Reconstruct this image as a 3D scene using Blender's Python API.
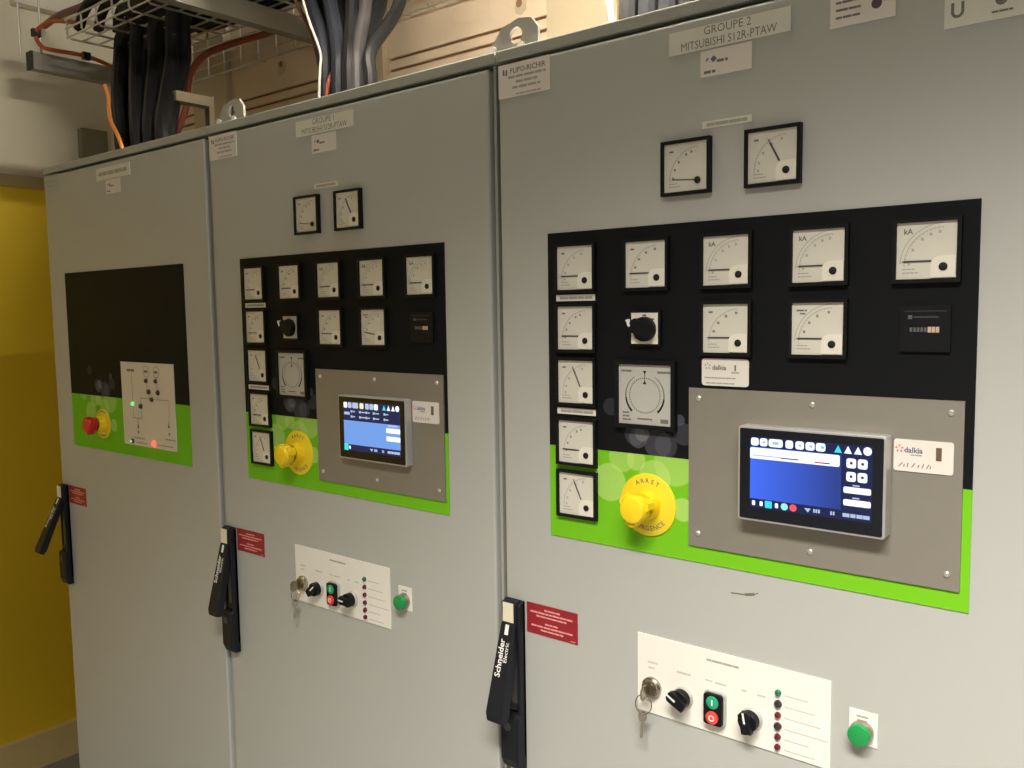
import bpy, bmesh, math, random
from mathutils import Vector, Matrix

for o in list(bpy.data.objects):
    bpy.data.objects.remove(o)
scene = bpy.context.scene
COL = scene.collection
R = math.radians
B = 0.1                      # plinth height: cabinet numbers below are measured from its top

# ------------------------------------------------------------------ camera, light, exposure
cam = bpy.data.cameras.new('camera')
cam.sensor_width = 36.0
cam.lens = 870.517 / 1024 * 36.0
cam.clip_start = 0.02
camo = bpy.data.objects.new('camera', cam)
COL.objects.link(camo)
camo.location = (0.5842, -1.0600, 1.6039 + B)
camo.rotation_euler = (1.484486, 0.014782, 0.682372)
scene.camera = camo

vs = scene.view_settings
vs.view_transform = 'Standard'
vs.look = 'None'
vs.gamma = 1.0
vs.use_curve_mapping = False
vs.exposure = 0.08

world = bpy.data.worlds.new('world')
world.use_nodes = True
world.node_tree.nodes['Background'].inputs[0].default_value = (1.0, 0.9, 0.75, 1)
world.node_tree.nodes['Background'].inputs[1].default_value = 0.02
scene.world = world


def area(name, loc, rot, sx, sy, power, col, spread=180):
    l = bpy.data.lights.new(name, 'AREA')
    l.shape = 'RECTANGLE'
    l.size, l.size_y = sx, sy
    l.energy = power
    l.color = col
    l.spread = R(spread)
    o = bpy.data.objects.new(name, l)
    o.location = loc
    o.rotation_euler = rot
    COL.objects.link(o)
    return o


CEIL = 3.05
# ceiling luminaires over the aisle; narrow spread added to darken the upper doors
area('aisle_luminaire', (0.80, -1.40, CEIL - 0.12), (0, 0, 0), 1.3, 0.35, 106, (1.0, 0.965, 0.885), 112)
area('aisle_luminaire', (-2.0, -2.1, CEIL - 0.12), (0, 0, 0), 1.2, 0.3, 9, (1.0, 0.965, 0.885), 130)

# ------------------------------------------------------------------ materials
MATS = {}


def mat(name, col, rough=0.5, metal=0.0, coat=0.0, spec=0.5, emit=None, estr=1.0, noise=None, bump=None):
    if name in MATS:
        return MATS[name]
    m = bpy.data.materials.new(name)
    m.use_nodes = True
    nt = m.node_tree
    b = nt.nodes['Principled BSDF']
    b.inputs['Base Color'].default_value = (*col, 1)
    b.inputs['Roughness'].default_value = rough
    b.inputs['Metallic'].default_value = metal
    b.inputs['Coat Weight'].default_value = coat
    b.inputs['Specular IOR Level'].default_value = spec
    if emit:
        b.inputs['Emission Color'].default_value = (*emit, 1)
        b.inputs['Emission Strength'].default_value = estr
    tc = None
    if noise or bump:
        tc = nt.nodes.new('ShaderNodeTexCoord')
    if noise:
        sc, amt = noise
        n = nt.nodes.new('ShaderNodeTexNoise')
        n.inputs['Scale'].default_value = sc
        n.inputs['Detail'].default_value = 5
        nt.links.new(tc.outputs['Object'], n.inputs['Vector'])
        mx = nt.nodes.new('ShaderNodeMix')
        mx.data_type = 'RGBA'
        mx.inputs[6].default_value = (*[c * (1 - amt) for c in col], 1)
        mx.inputs[7].default_value = (*[min(1, c * (1 + amt)) for c in col], 1)
        nt.links.new(n.outputs['Fac'], mx.inputs[0])
        nt.links.new(mx.outputs[2], b.inputs['Base Color'])
    if bump:
        sc, st = bump
        n2 = nt.nodes.new('ShaderNodeTexNoise')
        n2.inputs['Scale'].default_value = sc
        n2.inputs['Detail'].default_value = 4
        nt.links.new(tc.outputs['Object'], n2.inputs['Vector'])
        bp = nt.nodes.new('ShaderNodeBump')
        bp.inputs['Strength'].default_value = st
        bp.inputs['Distance'].default_value = 0.002
        nt.links.new(n2.outputs['Fac'], bp.inputs['Height'])
        nt.links.new(bp.outputs[0], b.inputs['Normal'])
    MATS[name] = m
    return m


GREY = mat('cabinet_grey_paint', (0.432, 0.432, 0.404), 0.42, noise=(3, 0.03), bump=(900, 0.05))
GREYF = mat('frame_grey_paint', (0.36, 0.365, 0.325), 0.42, noise=(5, 0.03))
GAP = mat('painted_gap_shade', (0.02, 0.02, 0.018), 0.8)
BLACK = mat('black_plastic', (0.0065, 0.007, 0.008), 0.5, spec=0.18)
BLACKM = mat('matt_black', (0.010, 0.010, 0.011), 0.6)
HANDLE = mat('handle_black', (0.011, 0.012, 0.016), 0.45, spec=0.25, bump=(300, 0.08))
DIAL = mat('dial_white', (0.66, 0.625, 0.54), 0.35, coat=0.5)
DIALB = mat('dial_cover_white', (0.76, 0.72, 0.62), 0.3)
INK = mat('ink_grey', (0.16, 0.15, 0.13), 0.7)
INKL = mat('ink_light', (0.36, 0.34, 0.30), 0.7)
INKD = mat('ink_black', (0.010, 0.010, 0.011), 0.6, spec=0.3)
INKF = mat('ink_faint', (0.52, 0.49, 0.44), 0.7)
NEEDLE = mat('needle_dark', (0.06, 0.055, 0.05), 0.5)
FACEG = mat('face_grey', (0.47, 0.455, 0.42), 0.4, coat=0.3)
STEEL = mat('brushed_plate', (0.27, 0.245, 0.205), 0.5, metal=0.35, noise=(40, 0.04))
SCREW = mat('screw_steel', (0.75, 0.72, 0.66), 0.3, metal=0.8)
ALU = mat('screen_bezel_aluminium', (0.52, 0.51, 0.50), 0.35, metal=0.5)
YEL = mat('stop_yellow', (0.90, 0.62, 0.015), 0.35)
YELD = mat('stop_disc_yellow', (0.86, 0.66, 0.02), 0.45)
REDK = mat('stop_red', (0.62, 0.015, 0.02), 0.35)
WHITE = mat('white_laminate', (0.80, 0.77, 0.70), 0.45)
PAPER = mat('white_paper', (0.72, 0.67, 0.61), 0.6)
TAPE = mat('label_tape', (0.68, 0.66, 0.58), 0.45)
REDL = mat('red_label', (0.29, 0.016, 0.026), 0.45)
REDT = mat('red_label_ink', (0.72, 0.30, 0.30), 0.6)
CHROME = mat('chrome', (0.42, 0.38, 0.31), 0.25, metal=1.0)
COLLAR = mat('grey_collar', (0.50, 0.48, 0.44), 0.4, metal=0.2)
BGREEN = mat('button_green', (0.015, 0.34, 0.17), 0.35)
BRED = mat('button_red', (0.80, 0.06, 0.05), 0.35)
LGREEN = mat('lens_green', (0.012, 0.27, 0.065), 0.25)
LEDR = mat('led_dark_red', (0.12, 0.008, 0.015), 0.25)
LEDK = mat('led_dark', (0.035, 0.02, 0.025), 0.25)
LEDG = mat('led_dark_green', (0.01, 0.13, 0.07), 0.25)
LITG = mat('led_lit_green', (0.1, 0.5, 0.1), 0.3, emit=(0.25, 1.0, 0.25), estr=0.7)
LITR = mat('led_lit_red', (0.9, 0.1, 0.05), 0.3, emit=(1.0, 0.10, 0.06), estr=1.6)
CREAMP = mat('handle_insert', (0.80, 0.72, 0.54), 0.5)
LETW = mat('white_lettering', (0.80, 0.78, 0.74), 0.5)
LOGOR = mat('logo_red', (0.75, 0.10, 0.08), 0.5)
LOGOB = mat('logo_blue', (0.12, 0.13, 0.22), 0.5)
PATCH = mat('sensor_brown', (0.14, 0.085, 0.05), 0.5)
DIGIT = mat('counter_digit', (0.55, 0.38, 0.28), 0.5)
GALV = mat('galvanised_steel', (0.62, 0.60, 0.55), 0.38, metal=0.75, noise=(25, 0.1))
GALVM = mat('dull_zinc', (0.40, 0.395, 0.36), 0.5, metal=0.25, noise=(30, 0.08))
TANS = mat('primed_steel', (0.22, 0.185, 0.125), 0.6)
GALVD = mat('galvanised_channel', (0.27, 0.255, 0.215), 0.5, metal=0.3, noise=(12, 0.12))
CABLE = mat('black_cable', (0.007, 0.007, 0.008), 0.55, spec=0.3)
CABLEB = mat('dark_blue_grey_cable', (0.013, 0.015, 0.021), 0.55, spec=0.3)
CABLEG = mat('grey_cable', (0.048, 0.044, 0.046), 0.55, spec=0.3)
ORANGE = mat('orange_cable', (0.40, 0.08, 0.03), 0.45)
COPPER = mat('bare_copper', (0.85, 0.30, 0.08), 0.35, metal=0.5)
BROWNC = mat('rust_brown_cable', (0.19, 0.08, 0.045), 0.5)
WHITEC = mat('white_cable', (0.55, 0.53, 0.48), 0.4)
WALLB = mat('beige_plaster', (0.72, 0.58, 0.42), 0.85, noise=(9, 0.06), bump=(60, 0.5))
PIER = mat('pier_plaster', (0.55, 0.46, 0.31), 0.85, noise=(7, 0.06), bump=(60, 0.4))
GROOVE = mat('groove_brown', (0.26, 0.14, 0.07), 0.9)
CREAMW = mat('cream_wall_paint', (0.74, 0.69, 0.54), 0.7, noise=(3, 0.04), bump=(80, 0.15))
YWALL = mat('yellow_paint', (0.80, 0.55, 0.018), 0.55, noise=(2, 0.05), bump=(60, 0.1))
TRIM = mat('tan_trim', (0.42, 0.33, 0.16), 0.6)
KERB = mat('kerb_stone', (0.66, 0.52, 0.24), 0.7, noise=(20, 0.08))
FLOOR = mat('floor_grey', (0.22, 0.21, 0.20), 0.55, noise=(14, 0.15))
CEILM = mat('ceiling_paint', (0.38, 0.37, 0.33), 0.8, noise=(3, 0.05))
ROOMW = mat('room_wall_paint', (0.42, 0.42, 0.40), 0.8, noise=(3, 0.05))
BOXM = mat('junction_box_grey', (0.23, 0.21, 0.14), 0.6)
TRUNK = mat('white_trunking', (0.78, 0.74, 0.64), 0.5)
RUBBER = mat('end_cap_black', (0.03, 0.022, 0.022), 0.6)
SMUDGE = mat('scuff_dark', (0.15, 0.13, 0.10), 0.8)
GLASS = mat('screen_glass', (0.004, 0.005, 0.010), 0.12)


def em(name, col, s):
    return mat(name, (0.0, 0.0, 0.0), 0.25, emit=col, estr=s)


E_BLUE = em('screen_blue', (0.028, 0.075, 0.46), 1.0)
def view_angle_gradient():  # left side brighter by viewing angle, put into the emission colour
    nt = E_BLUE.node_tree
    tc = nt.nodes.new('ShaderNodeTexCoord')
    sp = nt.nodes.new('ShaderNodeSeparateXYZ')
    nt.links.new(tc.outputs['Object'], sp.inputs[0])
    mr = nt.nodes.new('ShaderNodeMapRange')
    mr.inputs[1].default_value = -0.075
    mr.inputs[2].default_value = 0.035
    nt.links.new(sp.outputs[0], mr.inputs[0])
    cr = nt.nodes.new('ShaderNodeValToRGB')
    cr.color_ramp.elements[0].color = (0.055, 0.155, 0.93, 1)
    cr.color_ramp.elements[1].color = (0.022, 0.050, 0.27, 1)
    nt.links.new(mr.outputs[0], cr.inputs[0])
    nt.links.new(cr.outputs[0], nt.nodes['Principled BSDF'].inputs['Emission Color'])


view_angle_gradient()
E_NAVY = em('screen_navy', (0.008, 0.014, 0.075), 1.0)
E_SKY = em('screen_pale_blue', (0.16, 0.34, 0.80), 1.0)
E_WHITE = em('screen_white', (0.85, 0.92, 1.0), 1.25)
E_GREYW = em('screen_pale_grey', (0.45, 0.55, 0.75), 1.0)
E_CYAN = em('screen_cyan', (0.05, 0.75, 0.85), 1.0)
E_GRN = em('screen_green', (0.35, 0.95, 0.80), 1.0)
E_RED = em('screen_red', (1.0, 0.10, 0.14), 1.0)
E_WARM = em('screen_warm', (1.0, 0.85, 0.55), 1.0)


def graphic_material():
    """Printed sheet: black above, green below, with soft translucent discs printed over both."""
    m = bpy.data.materials.new('printed_graphic_sheet')
    m.use_nodes = True
    nt = m.node_tree
    b = nt.nodes['Principled BSDF']
    b.inputs['Roughness'].default_value = 0.6
    b.inputs['Specular IOR Level'].default_value = 0.12
    tc = nt.nodes.new('ShaderNodeTexCoord')
    sep = nt.nodes.new('ShaderNodeSeparateXYZ')
    nt.links.new(tc.outputs['Object'], sep.inputs[0])
    cmb = nt.nodes.new('ShaderNodeCombineXYZ')
    nt.links.new(sep.outputs[0], cmb.inputs[0])
    nt.links.new(sep.outputs[2], cmb.inputs[2])

    def circles(base, lst):
        cur = None
        for (x, z, r, col, a) in lst:
            d = nt.nodes.new('ShaderNodeVectorMath')
            d.operation = 'DISTANCE'
            d.inputs[1].default_value = (x, 0, z + B)
            nt.links.new(cmb.outputs[0], d.inputs[0])
            mr = nt.nodes.new('ShaderNodeMapRange')
            mr.inputs[1].default_value = r
            mr.inputs[2].default_value = r * 0.93
            mr.inputs[3].default_value = 0
            mr.inputs[4].default_value = a
            nt.links.new(d.outputs['Value'], mr.inputs[0])
            mx = nt.nodes.new('ShaderNodeMix')
            mx.data_type = 'RGBA'
            nt.links.new(mr.outputs[0], mx.inputs[0])
            if cur is None:
                mx.inputs[6].default_value = (*base, 1)
            else:
                nt.links.new(cur, mx.inputs[6])
            mx.inputs[7].default_value = (*col, 1)
            cur = mx.outputs[2]
        return cur
    lg = (0.50, 0.70, 0.20)
    g = circles((0.17, 0.50, 0.015), [(0.207, 1.350, 0.029, lg, .55), (0.228, 1.388, 0.022, lg, .45), (0.252, 1.387, 0.016, (0.55, 0.72, 0.2), .5),
                                      (0.282, 1.365, 0.026, lg, .5), (0.313, 1.388, 0.033, lg, .45), (0.326, 1.325, 0.017, lg, .6),
                                      (0.17, 1.40, 0.02, lg, .3)])
    gr = (0.16, 0.16, 0.20)
    k = circles((0.0065, 0.007, 0.008), [(0.255, 1.419, 0.015, gr, .35), (0.287, 1.413, 0.022, gr, .25), (0.250, 1.424, 0.017, gr, .2), (0.210, 1.461, 0.013, gr, .15),
                                         (0.321, 1.449, 0.008, gr, .35), (0.327, 1.430, 0.016, gr, .2), (0.300, 1.412, 0.018, gr, .2), (0.262, 1.426, 0.012, (0.2, 0.2, 0.2), .5)])
    gt = nt.nodes.new('ShaderNodeMath')
    gt.operation = 'GREATER_THAN'
    gt.inputs[1].default_value = 1.396 + B
    nt.links.new(sep.outputs[2], gt.inputs[0])
    mx = nt.nodes.new('ShaderNodeMix')
    mx.data_type = 'RGBA'
    nt.links.new(gt.outputs[0], mx.inputs[0])
    nt.links.new(g, mx.inputs[6])
    nt.links.new(k, mx.inputs[7])
    nt.links.new(mx.outputs[2], b.inputs['Base Color'])
    return m


GRAPHIC = graphic_material()


# ------------------------------------------------------------------ mesh builder
class MB:
    def __init__(self):
        self.v, self.f, self.mi, self.mats = [], [], [], []

    def _m(self, m):
        if m not in self.mats:
            self.mats.append(m)
        return self.mats.index(m)

    def add(self, vs_, fs, m):
        n = len(self.v)
        i = self._m(m)
        self.v += [tuple(p) for p in vs_]
        for f in fs:
            self.f.append(tuple(n + a for a in f))
            self.mi.append(i)
        return self

    def box(self, x0, x1, y0, y1, z0, z1, m):
        x0, x1 = sorted((x0, x1)); y0, y1 = sorted((y0, y1)); z0, z1 = sorted((z0, z1))
        vs_ = [(x, y, z) for z in (z0, z1) for y in (y0, y1) for x in (x0, x1)]
        return self.add(vs_, [(0, 2, 3, 1), (4, 5, 7, 6), (0, 1, 5, 4), (2, 6, 7, 3), (0, 4, 6, 2), (1, 3, 7, 5)], m)

    def prism(self, poly, y0, y1, m):
        """polygon in x,z (counter-clockwise seen from -y) between y0 (front, smaller) and y1"""
        n = len(poly)
        vs_ = [(x, y0, z) for x, z in poly] + [(x, y1, z) for x, z in poly]
        fs = [tuple(range(n)), tuple(range(2 * n - 1, n - 1, -1))]
        fs += [(i, i + n, (i + 1) % n + n, (i + 1) % n) for i in range(n)]
        return self.add(vs_, fs, m)

    def prism_x(self, poly, x0, x1, m):
        """polygon in y,z extruded along x"""
        n = len(poly)
        vs_ = [(x0, y, z) for y, z in poly] + [(x1, y, z) for y, z in poly]
        fs = [tuple(range(n - 1, -1, -1)), tuple(range(n, 2 * n))]
        fs += [(i, (i + 1) % n, (i + 1) % n + n, i + n) for i in range(n)]
        return self.add(vs_, fs, m)

    def rbox(self, x0, x1, y0, y1, z0, z1, r, m, n=4):
        poly = []
        for cx, cz, a0 in ((x1 - r, z0 + r, -90), (x1 - r, z1 - r, 0), (x0 + r, z1 - r, 90), (x0 + r, z0 + r, 180)):
            for k in range(n + 1):
                a = R(a0 + 90 * k / n)
                poly.append((cx + r * math.cos(a), cz + r * math.sin(a)))
        return self.prism(poly, y0, y1, m)

    def lathe(self, cx, cz, prof, m, n=32):
        """prof: list of (radius, y) ; axis along y; front (smaller y) last"""
        vs_, fs = [], []
        for r, y in prof:
            for k in range(n):
                a = 2 * math.pi * k / n
                vs_.append((cx + r * math.cos(a), y, cz + r * math.sin(a)))
        for j in range(len(prof) - 1):
            for k in range(n):
                fs.append((j * n + k, j * n + (k + 1) % n, (j + 1) * n + (k + 1) % n, (j + 1) * n + k))
        fs.append(tuple(range(n - 1, -1, -1)))
        fs.append(tuple((len(prof) - 1) * n + k for k in range(n)))
        return self.add(vs_, fs, m)

    def cyl(self, cx, cz, r, y0, y1, m, n=28, r2=None):
        y0, y1 = max(y0, y1), min(y0, y1)
        return self.lathe(cx, cz, [(r, y0), (r if r2 is None else r2, y1)], m, n)

    def arc(self, cx, cz, ri, ro, a0, a1, y0, y1, m, n=24):
        vs_, fs = [], []
        for k in range(n + 1):
            a = R(a0 + (a1 - a0) * k / n)
            c, s = math.cos(a), math.sin(a)
            for r, y in ((ri, y0), (ro, y0), (ro, y1), (ri, y1)):
                vs_.append((cx + r * c, y, cz + r * s))
        for k in range(n):
            for j in range(4):
                fs.append((k * 4 + j, k * 4 + (j + 1) % 4, k * 4 + 4 + (j + 1) % 4, k * 4 + 4 + j))
        fs += [(3, 2, 1, 0), (n * 4, n * 4 + 1, n * 4 + 2, n * 4 + 3)]
        return self.add(vs_, fs, m)

    def bar(self, x0, z0, x1, z1, w, y0, y1, m):
        d = Vector((x1 - x0, z1 - z0)).normalized() * (w / 2)
        px, pz = -d.y, d.x
        return self.prism([(x0 - px, z0 - pz), (x1 - px, z1 - pz), (x1 + px, z1 + pz), (x0 + px, z0 + pz)], y0, y1, m)

    def tube(self, pts, r, m, n=10, smooth_steps=0):
        pts = [Vector(p) for p in pts]
        if smooth_steps:
            out = []
            P_ = [pts[0]] + pts + [pts[-1]]
            for i in range(1, len(P_) - 2):
                for k in range(smooth_steps):
                    t = k / smooth_steps
                    a, b, c, d = P_[i - 1], P_[i], P_[i + 1], P_[i + 2]
                    out.append(0.5 * ((2 * b) + (c - a) * t + (2 * a - 5 * b + 4 * c - d) * t * t + (3 * b - a - 3 * c + d) * t ** 3))
            out.append(pts[-1])
            pts = out
        vs_, fs = [], []
        prev = None
        for i, p in enumerate(pts):
            t = (pts[min(i + 1, len(pts) - 1)] - pts[max(i - 1, 0)]).normalized()
            if prev is None:
                u = t.orthogonal().normalized()
            else:
                u = (prev - t * prev.dot(t)).normalized()
            prev = u
            w = t.cross(u)
            for k in range(n):
                a = 2 * math.pi * k / n
                vs_.append(p + (u * math.cos(a) + w * math.sin(a)) * r)
        for j in range(len(pts) - 1):
            for k in range(n):
                fs.append((j * n + k, j * n + (k + 1) % n, (j + 1) * n + (k + 1) % n, (j + 1) * n + k))
        fs.append(tuple(range(n - 1, -1, -1)))
        fs.append(tuple((len(pts) - 1) * n + k for k in range(n)))
        return self.add(vs_, fs, m)

    def text(self, s, x, z, size, y, m, align='CENTER', bold=0.0, matrix=None, sx=1.0):
        cu = bpy.data.curves.new('lettering', 'FONT')
        cu.body = s
        cu.size = size
        cu.align_x = align
        cu.align_y = 'CENTER'
        cu.resolution_u = 2
        cu.offset = bold
        o = bpy.data.objects.new('lettering_tmp', cu)
        COL.objects.link(o)
        dg = bpy.context.evaluated_depsgraph_get()
        me = o.evaluated_get(dg).to_mesh()
        M = Matrix.Translation((x, y, z)) @ Matrix.Rotation(R(90), 4, 'X') @ Matrix.Diagonal((sx, 1, 1, 1))
        if matrix is not None:
            M = matrix @ Matrix.Rotation(R(90), 4, 'X')
        vs_ = [M @ v.co for v in me.vertices]
        fs = [tuple(p.vertices) for p in me.polygons]
        self.add(vs_, fs, m)
        o.evaluated_get(dg).to_mesh_clear()
        bpy.data.objects.remove(o)
        bpy.data.curves.remove(cu)
        return self

    def words(self, x0, x1, z, h, y, m, seed=0, gap=0.5):
        """unreadable small print: word-length strokes between x0 and x1"""
        rnd = random.Random(seed)
        x = x0
        while x < x1 - h:
            w = min(h * rnd.uniform(2.0, 5.5), x1 - x)
            self.box(x, x + w, y - 0.00005, y + 0.0001, z - h / 2, z + h / 2, m)
            x += w + h * gap
        return self

    def mesh(self, name, smooth=False, flip=True):
        me = bpy.data.meshes.new(name)
        me.from_pydata(self.v, [], self.f)
        for m in self.mats:
            me.materials.append(m)
        me.polygons.foreach_set('material_index', self.mi)
        bm = bmesh.new()
        bm.from_mesh(me)
        bmesh.ops.recalc_face_normals(bm, faces=bm.faces)
        bm.to_mesh(me)
        bm.free()
        if smooth:
            me.polygons.foreach_set('use_smooth', [True] * len(me.polygons))
            me.set_sharp_from_angle(angle=R(35))
        me.update()
        return me


def link(name, me, parent=None, loc=(0, 0, 0), rot=(0, 0, 0), label=None):
    o = bpy.data.objects.new(name, me)
    COL.objects.link(o)
    o.location = loc
    o.rotation_euler = rot
    if parent:
        o.parent = parent
    if label:
        o['label'] = label
    return o


def thing(o, label, cat, group=None):
    o['label'] = label
    o['category'] = cat
    if group:
        o['group'] = group
    return o


def struct(name, mb, parent=None):
    o = link(name, mb.mesh(name), parent)
    if parent is None:
        o['kind'] = 'structure'
    return o


def bevel(o, w, seg=2):
    md = o.modifiers.new('bevel', 'BEVEL')
    md.width = w
    md.segments = seg
    md.limit_method = 'ANGLE'
    md.angle_limit = R(50)
    return o


# ------------------------------------------------------------------ the room
WL, WR, WB, WF = -2.84, 3.2, 0.80, -3.0
struct('floor', MB().box(WL - 0.2, WR + 0.2, WF - 0.2, WB + 0.2, -0.1, 0, FLOOR))
struct('ceiling', MB().box(WL - 0.2, WR + 0.2, WF - 0.2, WB + 0.2, CEIL, CEIL + 0.1, CEILM))
struct('wall_right', MB().box(WR, WR + 0.2, WF, WB, 0, CEIL, ROOMW))
struct('wall_front', MB().box(WL, WR, WF - 0.2, WF, 0, CEIL, ROOMW))
wl = struct('wall_left', MB().box(WL - 0.2, WL, WF, WB, 0, CEIL, CREAMW))
struct('painted_panel', MB().box(WL, WL + 0.006, WF, WB, 0.13, 2.07 + B, YWALL), wl)
struct('trim_1', MB().box(WL, WL + 0.022, WF, WB, 2.07 + B, 2.112 + B, TRIM))
struct('baseboard_left', MB().box(WL, WL + 0.03, WF, WB, 0, 0.13, KERB))

wb = struct('wall_back', MB().box(WL, WR, WB + 0.012, WB + 0.2, 0, CEIL, GROOVE))
edges = [WL]
piers = []
x = -2.42
while x < WR:
    piers.append((x, x + 0.21))
    x += 0.82
bays, px = [], WL
for a, b in piers:
    bays.append((px, a))
    px = b
bays.append((px, WR))
G1, G2 = 2.319 + B, 2.352 + B
for a, b in bays:
    if b > WR + 0.01 or b - a < 0.02:
        continue
    for z0, z1 in ((0, G1 - 0.004), (G1 + 0.004, G2 - 0.004), (G2 + 0.004, CEIL)):
        o = struct('wall_slab', MB().box(a, b, WB, WB + 0.012, z0, z1, WALLB), wb)
        bevel(o, 0.0015, 1)
for a, b in piers:
    if b < WR:
        struct('wall_pier', MB().box(a, b, WB - 0.025, WB + 0.012, 0, CEIL, PIER), wb)
# drilled anchor holes with chipped plaster
for hx, hz in ((-0.888, 2.405 + B), (-1.916, 2.437 + B)):
    mb = MB()
    mb.lathe(0, 0, [(0.011, 0.0), (0.010, -0.001)], GROOVE, 12)
    h = link('anchor_hole', mb.mesh('anchor_hole'), wb, (hx, WB, hz))
    rn = random.Random(int(hx * -100))
    poly = [(0.024 * rn.uniform(0.6, 1.3) * math.cos(R(a)) + 0.002, 0.024 * rn.uniform(0.6, 1.4) * math.sin(R(a)) - 0.010) for a in range(0, 360, 36)]
    link('plaster_chip', MB().prism(poly, -0.0005, 0.0, PIER).mesh('plaster_chip'), h)

OX3, OX2, OX1 = -0.305, -1.105, -1.905
# ------------------------------------------------------------------ shared meshes for the instruments
CACHE = {}


def cached(key, fn):
    if key not in CACHE:
        CACHE[key] = fn()
    return CACHE[key]


def bezel_mesh(s, t, d):
    mb = MB()
    h = s / 2
    mb.box(-h, h, -0.004, 0, -h, h, BLACK)
    mb.box(-h, -h + t, -d, -0.004, -h, h, BLACK)
    mb.box(h - t, h, -d, -0.004, -h, h, BLACK)
    mb.box(-h + t, h - t, -d, -0.004, h - t, h, BLACK)
    mb.box(-h + t, h - t, -d, -0.004, -h, -h + t, BLACK)
    return mb.mesh('panel_meter')


def dial_mesh(s):
    return MB().box(-s, s, -0.0062, -0.004, -s, s, DIAL).mesh('dial')


def cover_mesh():
    mb = MB()
    x0, x1, z0, z1, r = 0.005, 0.0305, -0.0305, -0.0065, 0.010
    poly = [(x0, z0), (x1, z0), (x1, z1)]
    for k in range(6):
        a = R(90 + 90 * k / 5)
        poly.append((x0 + r + r * math.cos(a), z1 - r + r * math.sin(a)))
    mb.prism(poly, -0.0078, -0.0062, DIALB)
    return mb.mesh('pivot_cover')


def pivot_mesh():
    return MB().lathe(0.0180, -0.0185, [(0.0046, -0.0078), (0.0046, -0.0086), (0.0040, -0.0090)], INKD, 16).mesh('pivot_screw', True)


def scale_mesh(kind):
    mb = MB()
    y = -0.0063
    cx, cz = 0.018, -0.016
    rnd = random.Random(kind)
    # scale arc
    mb.arc(cx, cz, 0.0412, 0.0418, 92, 182, y - 0.00005, y + 0.0001, INKL, 16)
    if kind in (1, 4):
        mb.arc(cx, cz, 0.0455, 0.0462, 92, 178, y - 0.00005, y + 0.0001, INKL, 16)
    for k in range(16):
        a = R(92 + 6 * k)
        r0, r1 = 0.0395, 0.0418
        mb.bar(cx + r0 * math.cos(a), cz + r0 * math.sin(a), cx + r1 * math.cos(a), cz + r1 * math.sin(a), 0.0005, y - 0.00005, y + 0.0001, INKL)
    # figures, too small to read
    angs = {0: (100, 122, 145, 165, 180), 1: (97, 112, 128, 152, 178), 2: (95, 118, 140, 160), 3: (105, 118, 140, 158, 176), 4: (97, 120, 140, 160)}[kind]
    for a in angs:
        rr = 0.0365
        X, Z = cx + rr * math.cos(R(a)), cz + rr * math.sin(R(a))
        w = 0.0026 if kind != 2 else 0.0034
        ink = INK if kind in (2, 4, 3) else INKL
        mb.box(X - w / 2, X - w / 2 + w * 0.42, y - 0.00005, y + 0.0001, Z - 0.0017, Z + 0.0017, ink)
        mb.box(X + w * 0.05, X + w / 2, y - 0.00005, y + 0.0001, Z - 0.0017, Z + 0.0013, ink)
    if kind == 1:
        mb.text('kA', -0.0195, 0.0215, 0.0085, y - 0.0001, INK, bold=0.0002)
    elif kind == 4:
        mb.words(-0.026, -0.013, 0.0225, 0.0022, y, INK, 5)
        mb.words(-0.022, -0.015, 0.0185, 0.0018, y, INK, 6)
    else:
        mb.words(-0.024, -0.018, 0.0215, 0.0024, y, INK, 9)
    mb.words(-0.025, -0.012, -0.0205, 0.0013, y, INKL, 3)
    mb.words(-0.025, -0.008, -0.0245, 0.0013, y, INKL, 4)
    return mb.mesh('scale_print')


def needle_mesh(kind):
    mb = MB()
    y0, y1 = -0.0072, -0.0067
    if kind == 'low':
        mb.bar(-0.0235, -0.0118, 0.0055, -0.0118, 0.0019, y0, y1, NEEDLE)
        mb.bar(-0.0255, -0.0118, -0.0235, -0.0118, 0.0010, y0, y1, NEEDLE)
    elif kind == 'zero':
        mb.bar(-0.019, -0.0150, 0.018, -0.0180, 0.0013, y0, y1, NEEDLE)
    elif kind == 'slight':
        mb.bar(-0.0225, -0.0085, 0.0055, -0.0125, 0.0019, y0, y1, NEEDLE)
    elif kind == 'uplong':
        mb.bar(-0.004, 0.019, 0.008, -0.0065, 0.0017, y0, y1, NEEDLE)
        mb.bar(-0.006, 0.0225, -0.004, 0.019, 0.0009, y0, y1, NEEDLE)
    else:
        mb.bar(-0.003, 0.0165, 0.009, -0.0065, 0.0021, y0, y1, NEEDLE)
        mb.bar(-0.0055, 0.021, -0.003, 0.0165, 0.0009, y0, y1, NEEDLE)
    return mb.mesh('needle')


def shift(x, z):
    """the middle door's left instruments sit a few millimetres further right towards the bottom"""
    return x + 0.0015 + 0.0065 * max(0, min(1, (1.62 - z) / 0.3)) * max(0, min(1, 1.25 - (x - 0.15) / 0.45))


def meter(root, x, z, kind, needle, label, frame=True):
    if abs(root.location.x - OX2) < 1e-6:
        x = shift(x, z)
    o = link('panel_meter', cached('bezel', lambda: bezel_mesh(0.072, 0.0044, 0.0095)), root, (x, 0.0012, z + B), label=label)
    link('dial', cached('dial', lambda: dial_mesh(0.0316)), o)
    link('scale_print', cached(('scale', kind), lambda: scale_mesh(kind)), o)['kind'] = 'stuff'
    link('needle', cached(('needle', needle), lambda: needle_mesh(needle)), o)
    if needle != 'zero':
        link('pivot_cover', cached('cover', cover_mesh), o)
    link('pivot_screw', cached('pivot', pivot_mesh), o)
    return o


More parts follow.
